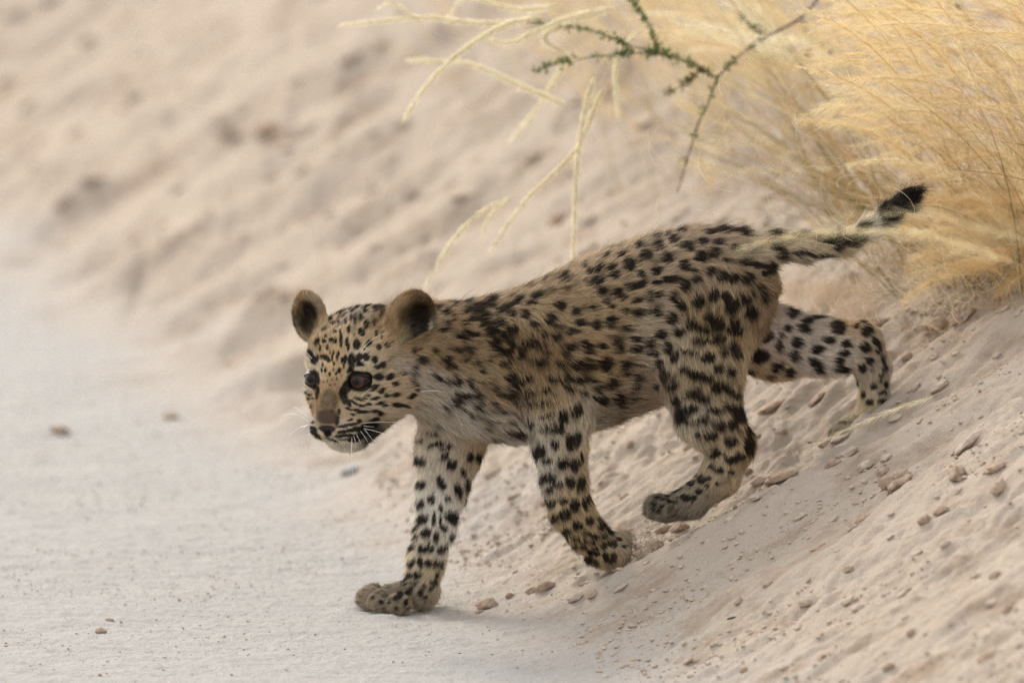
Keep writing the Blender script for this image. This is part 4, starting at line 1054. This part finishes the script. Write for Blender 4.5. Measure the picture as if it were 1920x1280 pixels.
def plume_into(m, P, head, n_awn, alen, col, spread=0.5, wd=0.00016, stem_r=0.0005, taper=True, stemcol=None):
    """P: full stalk curve root->tip; head: fraction of the stalk carrying the plume"""
    m.tube(P, stem_r, 0.00015, stemcol if stemcol is not None else col * 0.85)
    n = len(P); tg = nrm(np.gradient(P, axis=0))
    t = 1 - head * rng.random(n_awn) ** 0.85
    f_ = t * (n - 1); i = np.clip(f_.astype(int), 0, n - 2); fr = (f_ - i)[:, None]
    P0 = P[i] * (1 - fr) + P[i + 1] * fr; Tg = nrm(tg[i] * (1 - fr) + tg[i + 1] * fr)
    rd = rng.standard_normal((n_awn, 3)); rd = nrm(rd - Tg * (rd * Tg).sum(1)[:, None])
    sp_ = spread * np.abs(rng.normal(0.7, 0.4, n_awn))[:, None]
    D = nrm(Tg + rd * sp_)
    Ln = alen * rng.uniform(0.45, 1.15, n_awn) * (1 - 0.45 * (t if taper else 0) ** 4)
    bend = (Tg * 0.25 + rd * 0.12 * rng.standard_normal((n_awn, 1)) + np.array([0, 0, -0.16])) * Ln[:, None]
    c = np.clip(col[None] * rng.normal(1, 0.13, (n_awn, 1)) * (1 + rng.normal(0, 0.04, (n_awn, 3))), 0, .9)
    m.awns(P0, D, Ln, bend, wd, c)

def clump(name, loc, label, cat='grass', group=None):
    o = link(name, None, loc=tuple(loc), label=label, category=cat); o.empty_display_size = 0.05
    if group: o['group'] = group
    return o

# 1. big golden clump at the right
EX = [(-80, 1470), (60, 1480), (200, 1500), (330, 1530), (345, 1640), (400, 1712), (470, 1765), (540, 1860), (620, 2050)]
def edge(y): return np.interp(y, [e[0] for e in EX], [e[1] for e in EX])
rootA = hit(1905, 560)
cA = clump('feather_grass_clump', rootA, 'big dense golden feather grass clump filling the upper right corner')
nP = 0
while nP < 175:
    ty = rng.uniform(-140, 560); e = edge(ty)
    tx = e + (2080 - e) * rng.random() ** (1.25)
    dep = rng.uniform(0.02, 0.42)
    if tx < 1640 and ty > 320: continue
    # stalk foot on the bank
    rx_ = 0.44 + 0.28 * rng.random() + max(0, (tx - 1700)) * PX * 0.35
    ry_ = dep + rng.normal(0, 0.06)
    root = np.array([rx_, ry_, gz(rx_, ry_) - 0.004])
    while PJ(root[None])[1][0] > 555 + rng.uniform(-25, 12): ry_ += 0.03; root = np.array([rx_, ry_, gz(rx_, ry_) - 0.004])
    dep = max(dep, ry_ - 0.15)
    tip = J(tx, ty, dep)
    hgt = tip[2] - root[2]
    if hgt < 0.03: continue
    ctrl = root * 0.42 + tip * 0.58 + np.array([0.05, 0, 0.03 + 0.22 * abs(tip[0] - root[0])])
    P = bez([root, ctrl, tip], 16)
    ln = np.linalg.norm(np.diff(P, axis=0), axis=1).sum()
    m = MBuf(); k = rng.random(); col = STRAW * (1 - 0.5 * k) + (PALE if rng.random() < 0.5 else OCHRE * 1.25) * 0.5 * k
    plume_into(m, P, min(0.8, 0.12 / ln + 0.05), 330, rng.uniform(0.018, 0.028), col, spread=0.8, wd=0.00020)
    m.build('plume', cA); nP += 1
for i in range(130):                                        # low plumes nodding over the foot of the clump
    tx = rng.uniform(1690, 1990); ty = rng.uniform(max(360, 300 + (tx - 1690) * 0.5), 575); dep = rng.uniform(0.05, 0.40)
    tip = J(tx, ty, dep); rx_ = tip[0] + rng.uniform(0.05, 0.14); ry_ = dep + rng.normal(0, .03)
    root = np.array([rx_, ry_, gz(rx_, ry_) - 0.004])
    if tip[2] < gz(tip[0], tip[1]) + 0.012 or PJ(root[None])[1][0] > 600: continue
    ctrl = root * 0.5 + tip * 0.5 + np.array([0.02, 0, 0.05])
    m = MBuf(); plume_into(m, bez([root, ctrl, tip], 14), 0.65, 300, rng.uniform(0.02, 0.03), (STRAW if rng.random() < .6 else OCHRE * 1.2) * rng.uniform(.85, 1.1), spread=1.0, wd=0.00016); m.build('plume', cA)
m = MBuf()
for i in range(150):                                        # loose stalks around the foot
    root = hit(rng.uniform(1640, 1960), rng.uniform(430, 560))
    if root is None: continue
    L_ = rng.uniform(0.05, 0.20); tip = root + nrm([rng.normal(-0.9, 0.5), rng.normal(0, 0.3), rng.uniform(.4, 1.0)]) * L_
    ctrl = (root + tip) / 2 + np.array([rng.normal(0, .02), 0, L_ * rng.uniform(.05, .35)])
    m.tube(bez([root, ctrl, tip], 8), rng.uniform(.0004, .0009), 0.00015, [STRAW * .9, OCHRE, OLIVE * 1.3, PALE * .9][rng.integers(4)] * rng.uniform(.7, 1.1))
for i in range(260):                                        # leaves and stalks at the foot
    rx_ = rng.uniform(0.40, 0.72); ry_ = rng.uniform(-0.02, 0.45); root = np.array([rx_, ry_, gz(rx_, ry_) - 0.003])
    if PJ(root[None])[1][0] > 560: continue
    d = nrm([rng.normal(-0.45, 0.4), rng.normal(0, 0.3), 1.0]); L_ = rng.uniform(0.06, 0.26)
    tip = root + d * L_; ctrl = root + np.array([0, 0, 1.0]) * L_ * 0.55 + rng.normal(0, 0.015, 3)
    c = [STRAW * .8, OCHRE, OLIVE, OCHRE * .8][rng.integers(4)] * rng.uniform(.7, 1.15)
    m.tube(bez([root, ctrl, tip], 7), 0.0009, 0.0002, c)
for i in range(110):                                        # fine fuzz
    rx_ = rng.uniform(0.42, 0.75); ry_ = rng.uniform(0.0, 0.45); root = np.array([rx_, ry_, gz(rx_, ry_)])
    n_a = 60; P0 = root + rng.random((n_a, 1)) * np.array([-0.06, 0, 0.20]) + rng.normal(0, 0.02, (n_a, 3))
    D = nrm(np.array([-0.7, 0, 0.6]) + rng.normal(0, 0.35, (n_a, 3)))
    Ln = rng.uniform(0.02, 0.05, n_a)
    m.awns(P0, D, Ln, np.array([-0.2, 0, -0.3]) * Ln[:, None], 0.00018, np.clip(OCHRE * 1.2 * rng.normal(1, .18, (n_a, 1)), 0, .9))
m.build('stalks', cA, kind='stuff')

# 2. stalks and hanging pale plumes reaching over to the left
rootB = hit(1700, 395)
cB = clump('drooping_grass_clump', rootB, 'arching dry grass whose pale plumes hang down above the cub back')
HANG = [
 ([(1250, -40), (1080, 20), (950, 45), (860, 100), (800, 160), (760, 220)], .26, .55, 420, .016),
 ([(1180, -60), (1000, 30), (900, 42), (800, 32), (720, 38), (643, 47)], .30, .6, 300, .016),
 ([(1260, -30), (1170, 60), (1112, 150), (1086, 270), (1078, 380), (1075, 500)], .24, .62, 380, .015),
 ([(1300, -30), (1210, 60), (1130, 170), (1080, 280), (990, 370), (922, 465)], .26, .6, 380, .015),
 ([(1130, 200), (1080, 290), (980, 360), (905, 395), (850, 450), (798, 535)], .28, .45, 240, .013),
 ([(1020, 300), (975, 350), (938, 385), (915, 410), (905, 440)], .32, .5, 110, .012),
 ([(1100, -60), (960, 30), (860, 75), (800, 50), (745, 8), (712, 14)], .30, .2, 90, .012),
 ([(1210, 60), (1100, 190), (1000, 170), (900, 125), (840, 115), (768, 112)], .38, .6, 260, .018),
 ([(1300, 40), (1200, 60), (1160, 110), (1155, 160), (1160, 215)], .34, .6, 200, .015),
 ([(1250, 0), (1130, 20), (1050, 50), (1020, 70), (1075, 110)], .32, .7, 260, .018),
 ([(1250, -10), (1080, 30), (1000, 60), (960, 80), (925, 75)], .30, .6, 220, .018),
 ([(1180, -40), (1040, 10), (960, 15), (880, -5), (840, 30)], .36, .6, 200, .016),
 ([(1250, 20), (1120, 70), (1060, 120), (1010, 200), (960, 260)], .55, .5, 160, .018),
]
for pts, dep, hd, na, al in HANG:
    dep = dep + 0.16
    rt = hit(rng.uniform(1560, 1800), rng.uniform(300, 420))
    W = [rt, (rt + J(pts[0][0], pts[0][1], dep)) / 2 + np.array([0.03, 0, 0.07])] + [J(a, b, dep) for a, b in pts]
    P = bez(W, 46)
    seg = np.linalg.norm(np.diff(P, axis=0), axis=1); 
    L_tot = seg.sum(); L_vis = np.linalg.norm(np.diff(np.array(W[2:]), axis=0), axis=1).sum()
    # resample evenly
    cs = np.concatenate([[0], np.cumsum(seg)]); u = np.linspace(0, L_tot, 60)
    P = np.stack([np.interp(u, cs, P[:, q]) for q in range(3)], 1)
    m = MBuf(); plume_into(m, P, hd * L_vis / L_tot, int(na * 4.5), al * 0.85, np.array([.90, .81, .60]) * rng.uniform(.93, 1.03), spread=0.62, wd=0.00030, stem_r=0.0006, stemcol=PALE * .9)
    m.build('plume', cB)
# feathery heads leaning left over the top of the frame
for i in range(42):
    tx, ty = rng.uniform(1130, 1520), rng.uniform(-70, 190); dep = rng.uniform(0.34, 0.85)
    if ty > 60 + (tx - 1130) * 0.45: continue
    rt = hit(rng.uniform(1480, 1760), rng.uniform(230, 400))
    if rt is None: continue
    tip = J(tx, ty, dep); P = bez([rt, rt * 0.45 + tip * 0.55 + np.array([0.03, 0, 0.07]), tip], 14)
    m = MBuf(); plume_into(m, P, 0.45, 300, 0.022, (PALE if rng.random() < .5 else STRAW) * rng.uniform(.88, 1.05), spread=0.85, wd=0.00022, stem_r=0.0005); m.build('plume', cB)
# fan of thin stalks
m = MBuf()
for i in range(95):
    bx, by = rng.uniform(1540, 1720), rng.uniform(385, 450)
    rt = hit(bx, by); 
    if rt is None: continue
    tx, ty = rng.uniform(1180, 1560), rng.uniform(-80, 330)
    tip = J(tx, ty, rt[1] + rng.normal(0, 0.08))
    P = bez([rt, (rt + tip) / 2 + np.array([0.015, 0, 0.035 * rng.random()]), tip], 10)
    c = [STRAW, OCHRE * 1.15, OLIVE * 1.3, STRAW * .8, OCHRE][rng.integers(5)] * rng.uniform(.8, 1.15)
    m.tube(P, rng.uniform(0.0005, 0.0011), 0.0002, c)
    if rng.random() < 0.6:
        plume_into(m, P, 0.28, 60, 0.02, STRAW * 1.1, spread=0.5, wd=0.00013, stem_r=0.0002)
m.build('stalks', cB, kind='stuff')
m = MBuf()
for i in range(330):                                        # hair-thin curled awns
    cx_, cy_ = (rng.uniform(1260, 1900), rng.uniform(150, 620)) if i < 200 else (rng.uniform(1620, 1920), rng.uniform(390, 570))
    if cy_ > 480 and cx_ < 1600: continue
    dep = rng.uniform(-0.02, 0.3); R_ = rng.uniform(25, 110); a0 = rng.uniform(0, 6.28); a1 = a0 + rng.uniform(0.8, 2.6); st_ = rng.uniform(.5, 1)
    P = np.array([J(cx_ + R_ * math.cos(a), cy_ + R_ * st_ * math.sin(a), dep + 0.03 * math.sin(2 * a)) for a in np.linspace(a0, a1, 12)])
    g_ = gz_many(P[:, 0], P[:, 1]); P[:, 2] = np.maximum(P[:, 2], g_ + 0.002)
    m.tube(P, 0.00024, 0.00014, (PALE if rng.random() < .5 else STRAW) * rng.uniform(.85, 1.1))
m.build('curled_awns', cB, kind='stuff')

# 3. hazy tufts farther up the bank
for j, (cx_, cy_, n_p, lab) in enumerate([(1400, 190, 80, 'blurred golden grass tuft on the bank behind the thorny twig'), (1120, 20, 60, 'blurred pale grass tuft at the top edge behind the hanging plumes'), (1330, 60, 85, 'blurred golden grass tuft at the top edge right of the pale tuft'), (1560, 250, 45, 'reddish straw tuft behind the stalks left of the big golden clump')]):
    rt0 = hit(cx_, cy_ + 60)
    if rt0 is None: continue
    c_ = clump('feather_grass_clump', rt0, lab)
    for i in range(n_p):
        r_ = rt0 + np.array([rng.normal(0, 0.06), rng.normal(0, 0.09), 0]); r_[2] = gz(r_[0], r_[1]) - 0.003
        tip = r_ + np.array([rng.normal(-0.10, 0.06), rng.normal(0, 0.05), rng.uniform(0.10, 0.26)])
        P = bez([r_, (r_ + tip) / 2 + np.array([0.02, 0, 0.05]), tip], 10)
        m = MBuf(); col = STRAW * (0.9 if j != 2 else 0.75) + (OCHRE * 0.3 if j == 2 else 0)
        plume_into(m, P, 0.6, 110, 0.026, col * rng.uniform(.8, 1.1), spread=0.55, wd=0.00024)
        m.build('plume', c_)

# 4. near plumes reaching in from the right over the tail, and straw lying on the far hind foot
rt = np.array([0.62, -0.86, gz(0.62, -0.86)])
cN = clump('near_grass_clump', rt, 'out of focus yellow plumes in front, crossing the cub tail')
for (pts, dep, na) in [([(2150, 900), (1980, 560), (1780, 450), (1620, 432), (1500, 440), (1395, 462)], -0.86, 150), ([(2150, 900), (2000, 520), (1820, 420), (1660, 400), (1580, 405), (1500, 418)], -0.90, 60)]:
    W = [rt + np.array([rng.normal(0, .01), rng.normal(0, .01), 0])] + [J(a, b, dep) for a, b in pts]
    P = bez(W, 50); seg = np.linalg.norm(np.diff(P, axis=0), axis=1); cs = np.concatenate([[0], np.cumsum(seg)]); u = np.linspace(0, cs[-1], 60)
    P = np.stack([np.interp(u, cs, P[:, q]) for q in range(3)], 1)
    m = MBuf(); plume_into(m, P, 0.45, na * 2, 0.030, STRAW * 1.1, spread=0.75, wd=0.00016, stem_r=0.00035); m.build('plume', cN)
rt = hit(1760, 742)
cL = clump('fallen_grass_plume', rt, 'pale broken grass plume lying across the stretched hind foot', 'grass plume')
m = MBuf()
W = []; fd = [(1790, 722), (1740, 746), (1680, 766), (1620, 790), (1560, 818), (1510, 846)]
for i, (a, b) in enumerate(fd):
    q_ = J(a, b, -0.06 - 0.012 * i); q_[2] = max(q_[2], gz(q_[0], q_[1]) + 0.003); W.append(q_)
plume_into(m, bez(W, 30), 0.85, 300, 0.016, PALE, spread=0.45, wd=0.00022); m.build('plume', cL)

# 5. short dry tufts on the bank behind the rump
m = MBuf()
for i in range(110):
    h_ = hit(rng.uniform(1465, 1640), rng.uniform(545, 605))
    if h_ is None: continue
    n_a = 14; D = nrm(np.array([-0.1, -.2, 1.0]) + rng.normal(0, 0.35, (n_a, 3))); Ln = rng.uniform(0.012, 0.032, n_a)
    m.awns(h_ + rng.normal(0, 0.004, (n_a, 3)), D, Ln, rng.normal(0, 0.2, (n_a, 3)) * Ln[:, None], 0.00020, np.clip(np.array([.58, .47, .35]) * rng.normal(1, .12, (n_a, 1)), 0, .9))
link_ = m.build('short_dry_grass', None, kind='stuff', label='short dry grass fringe behind the cub rump')

# ------------------------------------------------------------------ thorny green twig
M_bark = stone_mat('bark', (0.10, 0.085, 0.075), (0.22, 0.19, 0.17), 0.9)
M_leaf = grass_mat('small_leaves', 0.35)
shr = clump('green_shrub', hit(1640, 300), 'wiry shrub with tiny green leaves reaching out of the grass', 'shrub')
def branch(pts, dep, r0, r1, leaves, lc=(0.13, 0.17, 0.05), ddep=0.0):
    W = [J(a, b, dep + ddep * i / max(1, len(pts) - 1)) for i, (a, b) in enumerate(pts)]
    P = bez(W, 30) if len(W) != 3 else bez(W + [W[-1] + (W[-1] - W[-2]) * 0.01], 30)
    P = P + np.cumsum(rng.normal(0, 0.00025, P.shape), 0)
    n = len(P); tg = nrm(np.gradient(P, axis=0)); s1 = nrm(np.cross(tg, [0.31, 0.22, 0.92])); s2 = np.cross(tg, s1)
    r = np.linspace(r0, r1, n)[:, None] * (1 + 0.15 * rng.standard_normal((n, 1)).clip(-1, 1)); k = 6
    V = np.concatenate([P + r * (s1 * math.cos(6.283 * i / k) + s2 * math.sin(6.283 * i / k)) for i in range(k)])
    F = [[i + j * n, i + 1 + j * n, i + 1 + ((j + 1) % k) * n, i + ((j + 1) % k) * n] for j in range(k) for i in range(n - 1)]
    b = link('branch', mesh_from('branch', V - np.array(shr.location), F, M_bark), parent=shr)
    if leaves:
        m = MBuf(); nt_ = max(4, leaves // 9)
        for q in range(nt_):
            i = int(rng.uniform(1, n - 1)); c0 = P[i]
            for w_ in range(9):
                d = nrm(rng.standard_normal(3) + np.array([0, 0, 0.5])); s_ = nrm(np.cross(d, rng.standard_normal(3))); L_ = rng.uniform(0.003, 0.0075); wd = L_ * 0.26
                c = c0 + rng.normal(0, 0.0018, 3)
                m.add([c, c + d * L_ * .5 + s_ * wd, c + d * L_, c + d * L_ * .5 - s_ * wd], [(0, 1, 2), (0, 2, 3)], np.array(lc) * rng.uniform(.75, 1.5))
        V = np.concatenate(m.V); 
        link('leaves', mesh_from('leaves', V - np.array(shr.location), np.concatenate(m.F), M_leaf, True, np.concatenate(m.C)), parent=b, kind='stuff')
D0 = 0.50
branch([(1345, 146), (1290, 116), (1240, 99), (1180, 80), (1100, 50), (988, 34)], D0, .0012, .0006, 330, ddep=-.02)
branch([(1262, 104), (1210, 100), (1160, 103), (1100, 110), (1045, 118), (995, 136)], D0 - .01, .0011, .0006, 380)
branch([(1230, 94), (1222, 60), (1205, 30), (1185, -10)], D0, .0010, .0008, 170)
branch([(1345, 146), (1332, 190), (1308, 240), (1292, 290), (1278, 335), (1270, 362)], D0, .0013, .0007, 60)
branch([(1345, 146), (1390, 105), (1440, 72), (1500, 40), (1560, -20), (1660, -60), (1800, 20), (1900, 200)], D0 + .0, .0014, .0024, 110, ddep=.16)
branch([(1440, 72), (1400, 40), (1370, 0), (1340, -30)], D0 + .08, .0012, .0010, 160, ddep=.06)
branch([(1320, 130), (1290, 150), (1262, 168), (1240, 178)], D0, .0009, .0005, 130, lc=(.14, .13, .04))
branch([(1410, 100), (1450, 112), (1500, 110), (1540, 80)], D0 + .30, .0012, .0008, 420, lc=(.05, .075, .022))
branch([(1500, 40), (1540, 90), (1600, 120)], D0 + .30, .0012, .0008, 260, lc=(.06, .07, .03))
